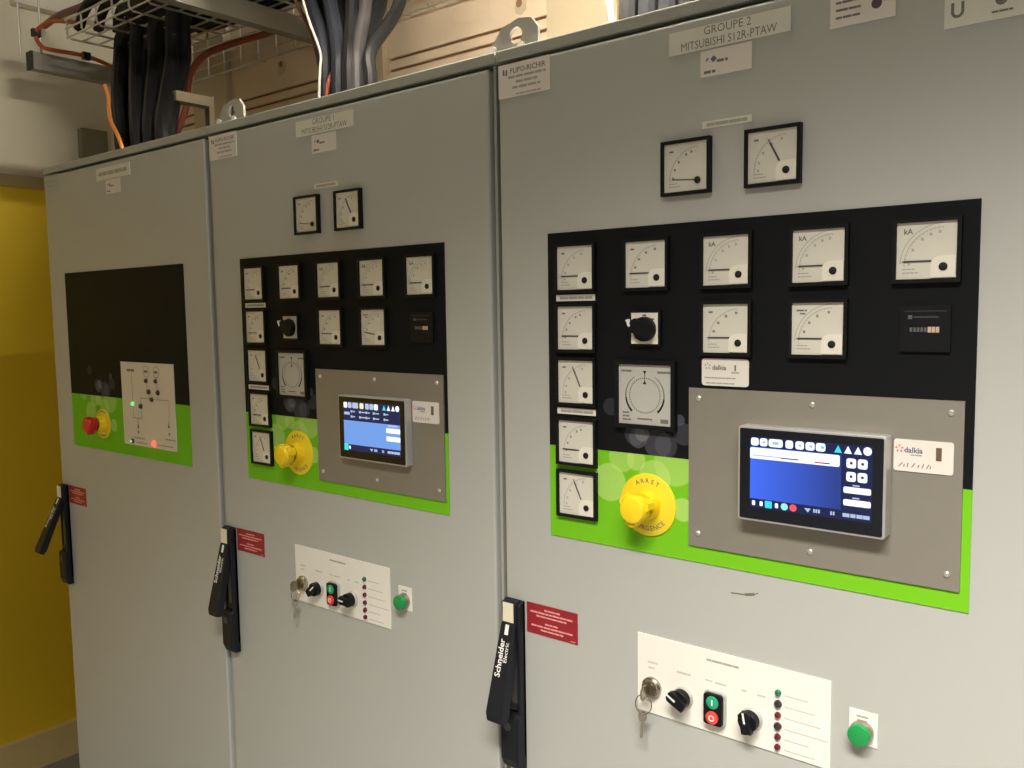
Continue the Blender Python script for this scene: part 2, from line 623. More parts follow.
def flat(root, name, x0, x1, z0, z1, m, label=None, t=0.001, y=0.0, r=0.0):
    """thin plate or sticker on the door face; its mesh is centred on it"""
    if abs(root.location.x - OX2) < 1e-6 and 1.25 < z0 < 1.64:
        d = 0.0060 if name in ('screen_plate', 'service_sticker') else 0.0025
        x0, x1 = x0 + d, x1 + d
    cx, cz = (x0 + x1) / 2, (z0 + z1) / 2
    mb = MB()
    if r:
        mb.rbox(x0 - cx, x1 - cx, -t, 0, z0 - cz, z1 - cz, r, m)
    else:
        mb.box(x0 - cx, x1 - cx, -t, 0, z0 - cz, z1 - cz, m)
    return link(name, mb.mesh(name), root, (cx, -y, cz + B), label=label)


def prt(o, mb, name='lettering'):
    p = link(name, mb.mesh(name), o)
    p['kind'] = 'stuff'
    return p


def knob_mesh(ang, r, d, stripe, m=BLACK):
    """round selector knob with a raised bar grip, pointer towards ang (degrees, 0 = right, 90 = up)"""
    mb = MB()
    mb.lathe(0, 0, [(r, 0), (r, -d * 0.55), (r * 0.92, -d * 0.6)], m, 28)
    c, s = math.cos(R(ang)), math.sin(R(ang))

    def rot(u, v):
        return (u * c - v * s, u * s + v * c)
    poly = [rot(-r * 1.0, -r * 0.5), rot(r * 0.9, -r * 0.6), rot(r * 1.18, -r * 0.3), rot(r * 1.18, r * 0.3), rot(r * 0.9, r * 0.6), rot(-r * 1.0, r * 0.5)]
    mb.prism(poly, -d, -d * 0.5, m)
    p0, p1 = rot(r * 0.10, 0), rot(r * 1.17, 0)
    if stripe:
        mb.bar(p0[0], p0[1], p1[0], p1[1], r * 0.2, -d - 0.0004, -d + 0.001, LETW)
    return mb.mesh('knob', True)


def panel_knob(root, x, z, ang, label, y=0.001):
    """22 mm selector: grey collar and black knob"""
    mb = MB().lathe(0, 0, [(0.0150, 0), (0.0150, -0.003), (0.0138, -0.006)], COLLAR, 28)
    o = link('selector_switch', mb.mesh('selector_switch', True), root, (x, -y, z + B), label=label)
    link('knob', cached(('pk', ang), lambda: knob_mesh(ang, 0.0132, 0.018, True)), o, (0, -0.006, 0))
    return o


def handle(root, out, label):
    """swing handle: back plate with lock block, lever hinged at the head and pulled open"""
    mb = MB()
    x0, x1 = -0.019, 0.019
    zt, zb = 0.139, -0.139
    mb.box(x0, x1, -0.007, 0, zb + 0.02, zt, HANDLE)
    # rails along the recess
    mb.prism_x([(0, zt), (-0.015, zt - 0.004), (-0.015, -0.045), (-0.021, -0.05), (-0.021, zb + 0.016), (-0.014, zb), (0, zb)], x1 - 0.006, x1, HANDLE)
    mb.prism_x([(0, zt), (-0.015, zt - 0.004), (-0.011, zt - 0.045), (-0.011, -0.045), (-0.021, -0.05), (-0.021, zb + 0.016), (-0.014, zb), (0, zb)], x0, x0 + 0.006, HANDLE)
    # lock block
    mb.prism_x([(0, -0.043), (-0.018, -0.047), (-0.022, -0.053), (-0.022, zb + 0.016), (-0.014, zb), (0, zb)], x0 + 0.006, x1 - 0.006, HANDLE)
    # head
    mb.prism_x([(0, zt), (-0.014, zt), (-0.017, zt - 0.004), (-0.017, zt - 0.038), (-0.007, zt - 0.045)], x0 + 0.006, x1 - 0.006, HANDLE)
    o = link('door_handle', mb.mesh('door_handle'), root, (0.027, 0, 1.000 + B), label=label)
    bevel(o, 0.0012, 1)
    link('lock_cylinder', MB().cyl(-0.004, -0.067, 0.0075, -0.022, -0.0228, mat('lock_grey', (0.06, 0.06, 0.065), 0.5), 18).mesh('lock_cylinder'), o)
    # mechanism inside the recess
    mb = MB()
    lk = mat('latch_grey', (0.09, 0.09, 0.085), 0.4, metal=0.3)
    mb.box(-0.002, 0.008, -0.012, -0.007, -0.035, 0.03, lk)
    mb.prism([(0.000, 0.03), (0.007, 0.03), (0.006, 0.06), (0.003, 0.075)], -0.013, -0.007, lk)
    mb.box(-0.004, 0.010, -0.014, -0.008, -0.040, -0.030, BLACKM)
    link('latch_mechanism', mb.mesh('latch_mechanism'), o)
    # lever in its own frame: hinge at origin, hanging along -z, front face at -y
    L_ = 0.156
    ang = math.asin(out / L_)
    mb = MB()
    w0, w1 = 0.0140, 0.0180
    vs_ = []
    for z, w, yf, yb in ((0.0, w0, -0.004, 0.010), (-L_ + 0.012, w1, -0.010, 0.008), (-L_, w1 - 0.003, -0.008, 0.006)):
        vs_ += [(-w, yf, z), (w, yf, z), (w, yb, z), (-w, yb, z)]
    fs = [(0, 1, 2, 3), (11, 10, 9, 8)]
    for j in (0, 4):
        for k in range(4):
            fs.append((j + k, j + 4 + k, j + 4 + (k + 1) % 4, j + (k + 1) % 4))
    mb.add(vs_, fs, HANDLE)
    lv = link('lever', mb.mesh('lever'), o, (-0.002, -0.015, zt - 0.036), (-ang, 0, 0))
    bevel(lv, 0.0015, 1)
    # cream insert on the head and lettering running up the lever
    link('insert', MB().box(-0.0125, 0.0085, -0.0183, -0.0165, zt - 0.034, zt - 0.003, CREAMP).mesh('insert'), o)
    return o, lv, ang


def handle_lettering(o, out):
    L_ = 0.156
    ang = math.asin(out / L_)
    mb = MB()
    T = Matrix.Translation((-0.002, -0.015, 0.139 - 0.036)) @ Matrix.Rotation(-ang, 4, 'X') @ Matrix.Rotation(R(-2.5), 4, 'X')
    up = Matrix.Rotation(R(-90), 4, 'Y')
    mb.text('Schneider', 0, 0, 0.0150, 0, LETW, bold=0.0003, matrix=T @ Matrix.Translation((-0.0045, -0.0047, -0.056)) @ up)
    mb.text('Electric', 0, 0, 0.0105, 0, LETW, bold=0.0001, matrix=T @ Matrix.Translation((0.0060, -0.0047, -0.046)) @ up)
    n0 = len(mb.v)
    mb.box(-0.0030, 0.0040, -0.0049, -0.0044, -0.019, -0.003, LETW)
    for i in range(n0, len(mb.v)):
        mb.v[i] = tuple(T @ Vector(mb.v[i]))
    prt(o, mb)


def lifting_eye(root, x, s=1.0):
    mb = MB()
    # plate with chamfered top corners and a hole, standing behind the top front rail
    out = [(-0.047, 0.0), (0.047, 0.0), (0.047, 0.026), (0.034, 0.042), (0.010, 0.046), (-0.024, 0.037), (-0.047, 0.012)]
    n = 20
    cx, cz, r = 0.004, 0.021, 0.0125
    ring = [(cx + r * math.cos(2 * math.pi * k / n), cz + r * math.sin(2 * math.pi * k / n)) for k in range(n)]

    def outer(a):
        d = Vector((math.cos(a), math.sin(a)))
        best = None
        for i in range(len(out)):
            p, q = Vector(out[i]), Vector(out[(i + 1) % len(out)])
            e = q - p
            den = d.x * e.y - d.y * e.x
            if abs(den) < 1e-9:
                continue
            w = p - Vector((cx, cz))
            t = (w.x * e.y - w.y * e.x) / den
            u = (w.x * d.y - w.y * d.x) / den
            if t > 0 and -1e-6 <= u <= 1 + 1e-6 and (best is None or t < best):
                best = t
        return (cx + d.x * best, cz + d.y * best)
    angs = sorted([2 * math.pi * k / n for k in range(n)] + [math.atan2(z - cz, x_ - cx) % (2 * math.pi) for x_, z in out])
    vs_, fs = [], []
    for a in angs:
        i_ = (cx + r * math.cos(a), cz + r * math.sin(a))
        o_ = outer(a)
        for (X, Z) in (i_, o_):
            for Y in (0.0, 0.005):
                vs_.append((X, Y, Z))
    m_ = len(angs)
    for k in range(m_):
        a, b = k * 4, ((k + 1) % m_) * 4
        fs += [(a, a + 2, b + 2, b), (a + 1, b + 1, b + 3, a + 3), (a, b, b + 1, a + 1), (a + 2, a + 3, b + 3, b + 2)]
    mb.add(vs_, fs, GALVM)
    # foot flange
    mb.box(-0.05, 0.05, 0.0, 0.05, -0.004, 0.0, GALVM)
    o = link('lifting_eye', mb.mesh('lifting_eye'), root, (x, 0.024, 2.004 + B), label='galvanised lifting eye plate bolted on the cabinet top')
    link('bolt', MB().cyl(-0.040, 0.006, 0.006, 0, -0.005, WHITE, 8).mesh('bolt'), o)
    link('bolt', MB().cyl(0.016, 0.004, 0.006, 0, -0.005, WHITE, 8).mesh('bolt'), o)
    return o


def dots_logo(mb, x, z, s, y, m):
    for k, (a, rr) in enumerate(((90, 1), (162, 1), (234, 1), (306, 1), (18, .9))):
        cx, cz = x + s * rr * math.cos(R(a)), z + s * rr * math.sin(R(a))
        mb.bar(cx - s * .3 * math.cos(R(a)), cz - s * .3 * math.sin(R(a)), cx + s * .35 * math.cos(R(a)), cz + s * .35 * math.sin(R(a)), s * .55, y, y + 0.0002, m)


# ------------------------------------------------------------------ cabinets
def cabinet(ox, where, label):
    root = bpy.data.objects.new('control_cabinet', None)
    COL.objects.link(root)
    root.location = (ox, 0, 0)
    thing(root, label, 'cabinet', 'grey control cabinets in a row')
    g = 0.0012
    mb = MB()
    mb.box(g, 0.8 - g, 0.022, 0.60, B, 2.0 + B, GREYF)
    mb.box(g, 0.8 - g, 0.001, 0.022, 1.983 + B, 2.0 + B, GREYF)         # top front rail
    mb.box(g, 0.8 - g, 0.001, 0.022, B, 0.012 + B, GREYF)
    c = link('carcass', mb.mesh('carcass'), root)
    bevel(c, 0.002, 2)
    mb = MB().box(g, 0.8 - g, 0.0205, 0.0216, 0.013 + B, 1.982 + B, GAP)  # dark sheet: shade in the door gaps put into the colour
    mb.box(0.789, 0.7945, 0.010, 0.0205, 0.013 + B, 1.982 + B, GREYF)
    link('door_gap_sheet', mb.mesh('door_gap_sheet'), root)
    mb = MB().box(0.02, 0.78, 0.03, 0.58, 0, B, GREYF)
    link('plinth', mb.mesh('plinth'), root)
    mb = MB().box(0.007, 0.786, 0, 0.0195, 0.016 + B, 1.976 + B, GREY)
    d = link('door', mb.mesh('door'), root)
    bevel(d, 0.0045, 4)
    gx = 0.003 if abs(ox - OX2) < 1e-6 else 0.0
    link('graphic_sheet', MB().box(0.0998 + gx, 0.6830 + gx, -0.0015, 0, 1.2555 + B, 1.7150 + B, GRAPHIC).mesh('graphic_sheet'), root,
         label='printed black and green sheet on the door')
    # red warning label by the handle
    w = flat(root, 'warning_label', 0.0500, 0.1480, 1.0905, 1.1395, REDL, 'red warning label with lines of pale lettering')
    mb = MB()
    y = -0.0011
    for z, a, b, sd in ((0.0165, -0.014, 0.016, 1), (0.0110, -0.042, 0.042, 2), (0.0055, -0.030, 0.032, 3), (-0.0055, -0.013, 0.012, 4), (-0.0110, -0.040, 0.040, 5), (-0.0165, -0.022, 0.022, 6)):
        mb.words(a, b, z, 0.0026, y, REDT, sd, 0.4)
    mb.words(0.036, 0.046, -0.0215, 0.0014, y, REDT, 7)
    prt(w, mb)
    return root


def company_sticker(root, faded=False):
    s = flat(root, 'company_sticker', 0.0085, 0.107, 1.9255, 1.9755, PAPER, 'white sticker with a small logo and lines of text in the top corner')
    mb = MB()
    y = -0.0011
    mb.prism([(-0.0405, 0.009), (-0.0365, 0.009), (-0.0375, 0.0175), (-0.0405, 0.0175)], y, y + 0.0002, LOGOB)
    mb.prism([(-0.0350, 0.007), (-0.0315, 0.009), (-0.0320, 0.0175), (-0.0350, 0.0155)], y, y + 0.0002, LOGOB)
    mb.text('FLIPO-RICHIR', 0.0075, 0.0135, 0.0112, y, INK, bold=0.00015)
    mb.words(-0.030, 0.042, 0.0045, 0.0036, y, INKL, 11)
    mb.words(-0.015, 0.026, -0.0035, 0.0036, y, INKL, 12)
    mb.words(-0.022, 0.031, -0.0115, 0.0036, y, INKL, 13)
    mb.words(-0.015, 0.035, -0.0215, 0.0022, y, INKL, 14)
    prt(s, mb)


def name_plate(root, l1, l2):
    s = flat(root, 'name_plate', 0.3045, 0.4695, 1.9345, 1.9635, TAPE, 'pale engraved name plate near the top of the door', t=0.0015)
    mb = MB()
    y = -0.0016
    if l1:
        mb.text(l1, 0.0, 0.0075, 0.0148, y, INK, sx=0.95)
    if l2:
        mb.text(l2, 0.0, -0.0075, 0.0148, y, INK, sx=0.84)
    if not l1 and not l2:
        mb.words(-0.07, 0.068, 0.0, 0.009, y, INKL, 31, 0.3)
    prt(s, mb)
    s = flat(root, 'inventory_sticker', 0.350, 0.420, 1.899, 1.932, PAPER, 'small white sticker with a dark logo below the name plate')
    mb = MB()
    mb.prism([(-0.021, 0.005), (-0.017, 0.000), (-0.012, 0.004), (-0.016, 0.009)], -0.0012, -0.001, LOGOB)
    mb.bar(-0.027, 0.003, -0.024, 0.007, 0.002, -0.0012, -0.001, INK)
    mb.words(-0.012, 0.003, 0.001, 0.0034, -0.0011, INK, 3)
    mb.words(-0.030, -0.014, -0.011, 0.0034, -0.0011, INK, 4)
    prt(s, mb)


def stop_button(root, red, label):
    r = 0.038 if red else 0.0445
    o = link('emergency_stop', MB().lathe(0, 0, [(r, 0), (r, -0.0022), (r - 0.001, -0.0028)], YELD, 48).mesh('emergency_stop', True), root,
             (0.272 if abs(root.location.x - OX2) > 1e-6 else shift(0.272, 1.3255), -0.0015, 1.3255 + B), label=label)
    KM = REDK if red else YEL
    mb = MB()
    mb.lathe(0, 0, [(0.0215, -0.0028), (0.0205, -0.012), (0.0195, -0.020)], KM if not red else YEL, 32)
    link('collar', mb.mesh('collar', True), o)
    mb = MB()
    mb.lathe(0, 0, [(0.0150, -0.018), (0.0150, -0.027)], BLACKM, 24)
    link('neck', mb.mesh('neck', True), o)
    mb = MB()
    mb.lathe(0, 0, [(0.0170, -0.024), (0.0195, -0.028), (0.0200, -0.042), (0.0175, -0.0465), (0.0125, -0.0480)], KM, 36)
    # grip lobes
    for a in (140, 255, 20):
        ca, sa = math.cos(R(a)), math.sin(R(a))

        def rt(u, v):
            return (u * ca - v * sa, u * sa + v * ca)
        mb.prism([rt(0.012, -0.010), rt(0.0235, -0.006), rt(0.0255, 0.002), rt(0.0225, 0.008), rt(0.010, 0.012)], -0.041, -0.026, KM)
    k = link('knob', mb.mesh('knob', True), o)
    if red:
        k['label'] = 'red twist knob'
    mb = MB()
    if not red:
        s1, s2, rad = 'ARRET', "D'URGENCE", 0.034
        for txt, a0, da, sgn in ((s1, 118, 14, 1), (s2, 208, 11.5, -1)):
            n = len(txt)
            for i, chn in enumerate(txt):
                if sgn > 0:
                    a = 90 + (n - 1) / 2 * da - i * da
                    ro = a - 90
                else:
                    a = 270 - (n - 1) / 2 * da + i * da
                    ro = a - 270
                M = Matrix.Translation((rad * math.cos(R(a)), -0.0030, rad * math.sin(R(a)))) @ Matrix.Rotation(R(-ro), 4, 'Y')
                mb.text(chn, 0, 0, 0.0095, 0, INK, bold=0.0001, matrix=M)
    else:
        mb.arc(0, 0, 0.030, 0.034, 60, 120, -0.0030, -0.0028, INKL, 10)
        mb.arc(0, 0, 0.030, 0.034, 240, 300, -0.0030, -0.0028, INKL, 10)
    prt(o, mb)
    return o


def sync_mesh():
    mb = MB()
    y = -0.0064
    cz = -0.001
    for k in range(44):
        a = R(90 + 360 * k / 44)
        mb.bar(0.0235 * math.cos(a), cz + 0.0235 * math.sin(a), 0.0252 * math.cos(a), cz + 0.0252 * math.sin(a), 0.0019, y, y + 0.0002, INK)
    # tapering slow / fast arcs
    for sgn in (1, -1):
        n = 18
        for k in range(n):
            a0 = 58 - k * 106 / n
            a1 = 58 - (k + 1) * 106 / n
            w = 0.0004 + 0.0012 * k / n
            if sgn < 0:
                a0, a1 = 180 - a1, 180 - a0
            mb.arc(0, cz, 0.0305 - w, 0.0305 + w, a1, a0, y, y + 0.0002, INK if k < n * .6 else INKD, 2)
    mb.prism([(-0.0028, 0.0335), (0, 0.0285), (0.0028, 0.0335)], y, y + 0.0002, INKD)
    mb.prism([(-0.0028, 0.0150), (0.0028, 0.0150), (0, 0.0200)], y, y + 0.0002, INKD)
    mb.bar(0, 0.019, 0, 0.030, 0.0007, y, y + 0.0002, INKD)
    mb.words(-0.038, -0.021, 0.0330, 0.0028, y, INK, 1, .15)
    mb.words(0.020, 0.040, 0.0320, 0.0028, y, INK, 2, .15)
    for z in (-0.026, -0.031, -0.036):
        mb.words(-0.036, -0.022, z, 0.0024, y, INK, int(-z * 1000), .3)
    mb.words(-0.012, 0.012, -0.034, 0.0022, y, INK, 5, .2)
    mb.words(0.025, 0.037, -0.0355, 0.0055, y, INK, 8, .15)
    return mb.mesh('scale_print')


def screen(root, dark, label):
    cx, cz = (0.508, 1.3915) if dark else (0.515, 1.3915)
    hw, hh, d = (0.0905, 0.0605, 0.022) if dark else (0.0893, 0.0590, 0.0155)
    mb = MB().rbox(-hw, hw, -d, 0, -hh, hh, 0.004, ALU)
    o = link('touch_screen', mb.mesh('touch_screen'), root, (cx, -0.0045, cz + B), label=label)
    bevel(o, 0.0012, 2)
    link('glass', MB().rbox(-hw + 0.003, hw - 0.003, -d - 0.0008, -d + 0.001, -hh + 0.003, hh - 0.003, 0.002, GLASS).mesh('glass'), o)
    y = -d - 0.0008
    mb = MB()
    l, r_, b, t = -0.0735, 0.0755, -0.0425, 0.0475

    def q(x0, x1, z0, z1, m, k=1, rr=0.0):
        if rr:
            mb.rbox(x0, x1, y - 0.0001 * k - 0.00005, y - 0.0001 * (k - 1), z0, z1, rr, m, 3)
        else:
            mb.box(x0, x1, y - 0.0001 * k - 0.00005, y - 0.0001 * (k - 1), z0, z1, m)
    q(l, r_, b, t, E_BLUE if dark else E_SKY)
    q(l, r_, b, b + 0.0115, E_NAVY, 2)
    if dark:
        q(l, r_, t - 0.0125, t, E_NAVY, 2)
        q(l + 0.1135, r_, b + 0.0115, t - 0.0125, E_NAVY, 2)
        for x0, w in ((0.001, 0.010), (0.0125, 0.010), (0.024, 0.018), (0.0455, 0.0095), (0.058, 0.0105), (0.0705, 0.011), (0.083, 0.0115)):
            q(l + x0, l + x0 + w, t - 0.011, t - 0.001, E_WHITE, 3, 0.0028)
        q(l + 0.029, l + 0.037, t - 0.008, t - 0.004, E_GREYW, 4)
        for x0, m_ in ((0.014, E_GREYW), (0.0595, E_GREYW), (0.073, E_GREYW), (0.087, E_CYAN)):
            q(l + x0 + 0.002, l + x0 + 0.006, t - 0.0075, t - 0.0045, m_, 4)
        q(l, l + 0.1115, t - 0.0275, t - 0.0135, E_WHITE, 3, 0.002)
        q(l + 0.003, l + 0.040, t - 0.0240, t - 0.0225, E_GREYW, 4)
        q(l + 0.040, l + 0.062, t - 0.0246, t - 0.0232, E_NAVY, 4)
        q(l + 0.082, l + 0.100, t - 0.0255, t - 0.0240, E_NAVY, 4)
        q(l + 0.085, l + 0.092, t - 0.0256, t - 0.0238, E_RED, 5)
        for x0 in (0.1195, 0.1325):
            for z0 in (0.0275, 0.0435):
                q(l + x0, l + x0 + 0.011, t - z0, t - z0 + 0.0115, E_WHITE, 3, 0.0025)
                q(l + x0 + 0.004, l + x0 + 0.007, t - z0 + 0.0045, t - z0 + 0.0075, E_NAVY, 4)
        for z0 in (0.0575, 0.0725):
            q(l + 0.1165, r_ - 0.001, t - z0, t - z0 + 0.0075, E_WHITE, 3, 0.0018)
            q(l + 0.127, l + 0.135, t - z0 + 0.0088, t - z0 + 0.0105, E_GREYW, 3)
    else:
        q(l, r_, t - 0.0345, t, E_NAVY, 2)
        for x0, w, m_ in ((0.001, 0.010, E_WHITE), (0.013, 0.010, E_GREYW), (0.025, 0.016, E_GREYW), (0.045, 0.0105, E_WARM), (0.060, 0.010, E_GREYW), (0.0715, 0.010, E_GREYW), (0.083, 0.0105, E_WHITE)):
            q(l + x0, l + x0 + w, t - 0.0115, t - 0.001, m_, 3, 0.0026)
        for z0 in (0.0195, 0.0290):
            for k, x0 in enumerate((0.020, 0.043, 0.060, 0.080, 0.108)):
                q(l + x0, l + x0 + 0.005, t - z0, t - z0 + 0.004, E_GREYW, 3)
                q(l + x0 + 0.006, l + x0 + 0.012 + 0.004 * (k % 2), t - z0 + 0.001, t - z0 + 0.003, E_GREYW, 3)
        q(l + 0.002, l + 0.017, t - 0.024, t - 0.019, E_GREYW, 3)
        for z0 in (0.050, 0.0645):
            q(l + 0.114, r_, t - z0, t - z0 + 0.0085, E_WHITE, 3, 0.0015)
        q(l + 0.118, r_ - 0.006, t - 0.0385, t - 0.0355, E_GREYW, 3)
        q(l, l + 0.011, b, b + 0.0125, E_CYAN, 4)
    for x0 in (0.105, 0.1165, 0.128):
        mb.prism([(l + x0, t - 0.0105), (l + x0 + 0.009, t - 0.0105), (l + x0 + 0.0045, t - 0.0015)], y - 0.00035, y - 0.0002, E_CYAN if x0 < 0.11 else E_WHITE)
    q(l + 0.1385, r_ - 0.001, t - 0.0110, t - 0.001, E_WHITE, 3, 0.0045)
    zc = b + 0.0058
    for x0, m_, w in ((0.003, E_WHITE, 0.004), (0.013, E_WHITE, 0.004), (0.020, E_CYAN, 0.009), (0.033, E_WHITE, 0.004), (0.0405, E_GRN, 0.009), (0.0515, E_RED, 0.009)):
        if not dark and x0 > 0.014:
            continue
        q(l + x0, l + x0 + w, zc - 0.0045 if w > .005 else zc - 0.003, zc + 0.0045 if w > .005 else zc + 0.003, m_, 3, min(w / 2 - .0001, 0.0044) if x0 > .035 else 0.001)
    mb.prism([(l + 0.0715, zc), (l + 0.0745, zc - 0.003), (l + 0.078, zc + 0.002), (l + 0.070, zc + 0.002)], y - 0.00035, y - 0.0002, E_GREYW)
    for x0, x1_ in ((0.081, 0.083), (0.0838, 0.0858), (0.0866, 0.0890), (0.1015, 0.1035), (0.1045, 0.1065), (0.116, 0.124), (0.125, 0.131), (0.132, 0.139), (0.1395, 0.147)):
        q(l + x0, l + x1_, zc - 0.0022, zc + 0.0022, E_GREYW, 3)
    link('display', mb.mesh('display'), o, label='lit blue display' if dark else 'lit pale blue display')
    return o


def key_things(x, z, ox, label, flat_keys=False):
    """keys on a ring hanging from the key switch: its own thing"""
    e = bpy.data.objects.new('key_bunch', None)
    COL.objects.link(e)
    e.location = (ox + x, -0.016, z + B)
    thing(e, label, 'keys', 'keys left in the key switches')
    mb = MB()
    pts = [(0.013 * math.cos(R(a)) - 0.004, -0.004 + 0.003 * math.sin(R(a)), -0.020 + 0.013 * math.sin(R(a))) for a in range(0, 360, 15)]
    mb.tube(pts + [pts[0]], 0.0008, CHROME, 6)
    link('ring', mb.mesh('ring', True), e)
    mb = MB()                                        # key in the lock: bow standing out of the barrel
    mb.prism_x([(0.012, 0.003), (-0.004, 0.004), (-0.006, 0.009), (-0.016, 0.010), (-0.021, 0.004), (-0.021, -0.006), (-0.016, -0.012), (-0.006, -0.010), (-0.004, -0.004), (0.012, -0.003)], -0.001, 0.001, CHROME)
    link('key', mb.mesh('key'), e, (0, 0.003, 0))
    mb = MB()                                        # spare key hanging on the ring
    n = 14
    mb.prism([(0.0065 * math.cos(2 * math.pi * k / n), 0.008 * math.sin(2 * math.pi * k / n)) for k in range(n)], -0.001, 0.001, CHROME)
    mb.prism([(-0.0022, -0.030), (0.0006, -0.033), (0.0024, -0.030), (0.0022, -0.006), (-0.0022, -0.006)], -0.0009, 0.0009, CHROME)
    link('key', mb.mesh('key'), e, (-0.005, -0.005, -0.038), (0, R(4), R(35)))
    return e


def group_cabinet(ox, n, label):
    right = (n == 2)
    W_ = 'right-hand cabinet' if right else 'middle cabinet'
    root = cabinet(ox, W_, label)
    company_sticker(root)
    name_plate(root, 'GROUPE 2' if right else 'GROUPE 1', 'MITSUBISHI S12R-PTAW')
    s = flat(root, 'marker_strip', 0.353, 0.421, 1.8335, 1.8425, TAPE, 'thin engraved strip above the two upper meters')
    prt(s, MB().words(-0.028, 0.028, 0, 0.0042, -0.0011, INKL, 21, 0.15))
    meter(root, 0.331, 1.787, 3, 'zero', 'left of the two black-framed meters above the graphic sheet, needle at zero')
    meter(root, 0.450, 1.787, 0, 'up', 'right of the two black-framed meters above the graphic sheet, needle pointing up')
    col, row = (0.1515, 0.270, 0.389, 0.509, 0.630), (1.662, 1.574, 1.4945, 1.4045, 1.3255)
    ordn = ('topmost', 'second', 'third', 'fourth', 'lowest')
    kinds = ((0, 'low'), (3, 'low'), (0, 'uplong'), (3, 'low'), (0, 'uplong'))
    for i in range(5):
        meter(root, col[0], row[i], *kinds[i], f'{ordn[i]} small white-faced meter of the left column')
    meter(root, col[1], row[0], 2, 'low', 'white-faced meter beside the topmost one of the left column')
    for i, nm in ((2, 'third'), (3, 'fourth'), (4, 'rightmost')):
        meter(root, col[i], row[0], 1, 'low', f'{nm} white-faced meter of the top row')
    meter(root, col[2], row[1], 2, 'low', 'left of the two meters in the second row')
    meter(root, col[3], row[1], 4, 'low' if right else 'slight', 'right of the two meters in the second row')
    for z in (1.6185, 1.4500):
        s = flat(root, 'marker_strip', 0.1155, 0.1845, z - 0.0047, z + 0.0047, WHITE, 'thin white strip between meters of the left column', y=0.0015)
        prt(s, MB().words(-0.028, 0.030, 0, 0.0040, -0.0011, INKL, int(z * 100), 0.2))
    # rotary instrument switch
    o = flat(root, 'instrument_switch', 0.270 - 0.0245, 0.270 + 0.0245, row[1] - 0.0245, row[1] + 0.0245, BLACK, 'square rotary switch with black knob', t=0.006, y=0.0015)
    link('face', MB().box(-0.021, 0.021, -0.0068, -0.006, -0.0215, 0.0215, DIALB if right else FACEG).mesh('face'), o)
    mb = MB()
    for a in (45, 90, 135, 225):
        mb.box(0.0175 * math.cos(R(a)) * 1.02 - 0.003, 0.0175 * math.cos(R(a)) * 1.02 + 0.003, -0.0070, -0.0067, 0.018 * math.sin(R(a)) - 0.0012, 0.018 * math.sin(R(a)) + 0.0012, INK)
    prt(o, mb, 'face_print')
    link('knob', cached('iknob', lambda: knob_mesh(158, 0.0170, 0.012, False)), o, (0.0015, -0.0068, -0.001))
    link('pointer', MB().bar(-0.0215, 0.0125, -0.0170, 0.0030, 0.0035, -0.0192, -0.013, LETW).mesh('pointer'), o)
    # synchroscope
    o = link('synchroscope', cached('b96', lambda: bezel_mesh(0.096, 0.006, 0.0095)), root, (0.270 if right else 0.273, -0.0015, 1.4815 + B),
             label='larger square synchroscope with a ring of lamps on grey face')
    link('dial', cached('d96', lambda: MB().box(-0.042, 0.042, -0.0062, -0.004, -0.042, 0.042, FACEG).mesh('dial')), o)
    link('scale_print', cached('s96', sync_mesh), o)['kind'] = 'stuff'
    # hour counter
    o = flat(root, 'hour_counter', 0.604, 0.657, 1.5485, 1.6005, BLACK, 'small black hour counter below the rightmost meter', t=0.004, y=0.0015)
    mb = MB()
    y = -0.0042
    dim = mat('print_dim', (0.035, 0.036, 0.038), 0.6)
    mb.box(-0.022, 0.022, y, y + 0.0003, 0.0195, 0.0203, dim)
    mb.prism([(-0.018, 0.011), (-0.0135, 0.011), (-0.0135, 0.0155), (-0.018, 0.0155)], y, y + 0.0003, mat('print_mid', (0.09, 0.09, 0.09), 0.6))
    mb.words(-0.012, 0.014, 0.0132, 0.0020, y, dim, 2, 0.2)
    for k in range(5):
        mb.box(-0.016 + k * 0.0038, -0.0132 + k * 0.0038, y, y + 0.0003, -0.0035, 0.0015, mat('print_mid', (0.09, 0.09, 0.09), 0.6))
    for k in range(3):
        mb.box(0.0030 + k * 0.0042, 0.0066 + k * 0.0042, y, y + 0.0003, -0.0042, 0.0022, DIGIT)
    link('counter_window', mb.mesh('counter_window'), o)
    stop_button(root, False, 'yellow emergency stop button on a round yellow disc')
    # plate with screen
    pl = flat(root, 'screen_plate', 0.3365, 0.6735, 1.2785, 1.4945, STEEL, 'grey metal plate that carries the touch screen', t=0.003, y=0.0015)
    for x in (0.351, 0.504, 0.660):
        for z in (1.481, 1.297):
            link('screw', cached('screw', lambda: MB().lathe(0, 0, [(0.0036, 0), (0.0036, -0.0012), (0.0022, -0.0024)], SCREW, 12).mesh('screw', True)), pl,
                 (x - 0.505, -0.003, z - 1.3865))
    screen(root, right, 'touch screen showing dark blue page' if right else 'touch screen showing pale blue page')
    # service stickers
    s = flat(root, 'service_sticker', 0.6005, 0.664, 1.4105, 1.4475, PAPER, 'white sticker with a red dotted logo right of the screen', t=0.0012, y=0.0045, r=0.003)
    mb = MB()
    dots_logo(mb, -0.0255, 0.0075, 0.0034, -0.0014, LOGOR)
    mb.text('dalkia', -0.0105, 0.0062, 0.0088, -0.0014, LOGOB, bold=0.0002)
    mb.words(-0.0135, -0.001, 0.0010, 0.0016, -0.0013, INKL, 1, .2)
    mb.box(0.0135, 0.0195, -0.0014, -0.0011, -0.0035, 0.0115, PATCH)
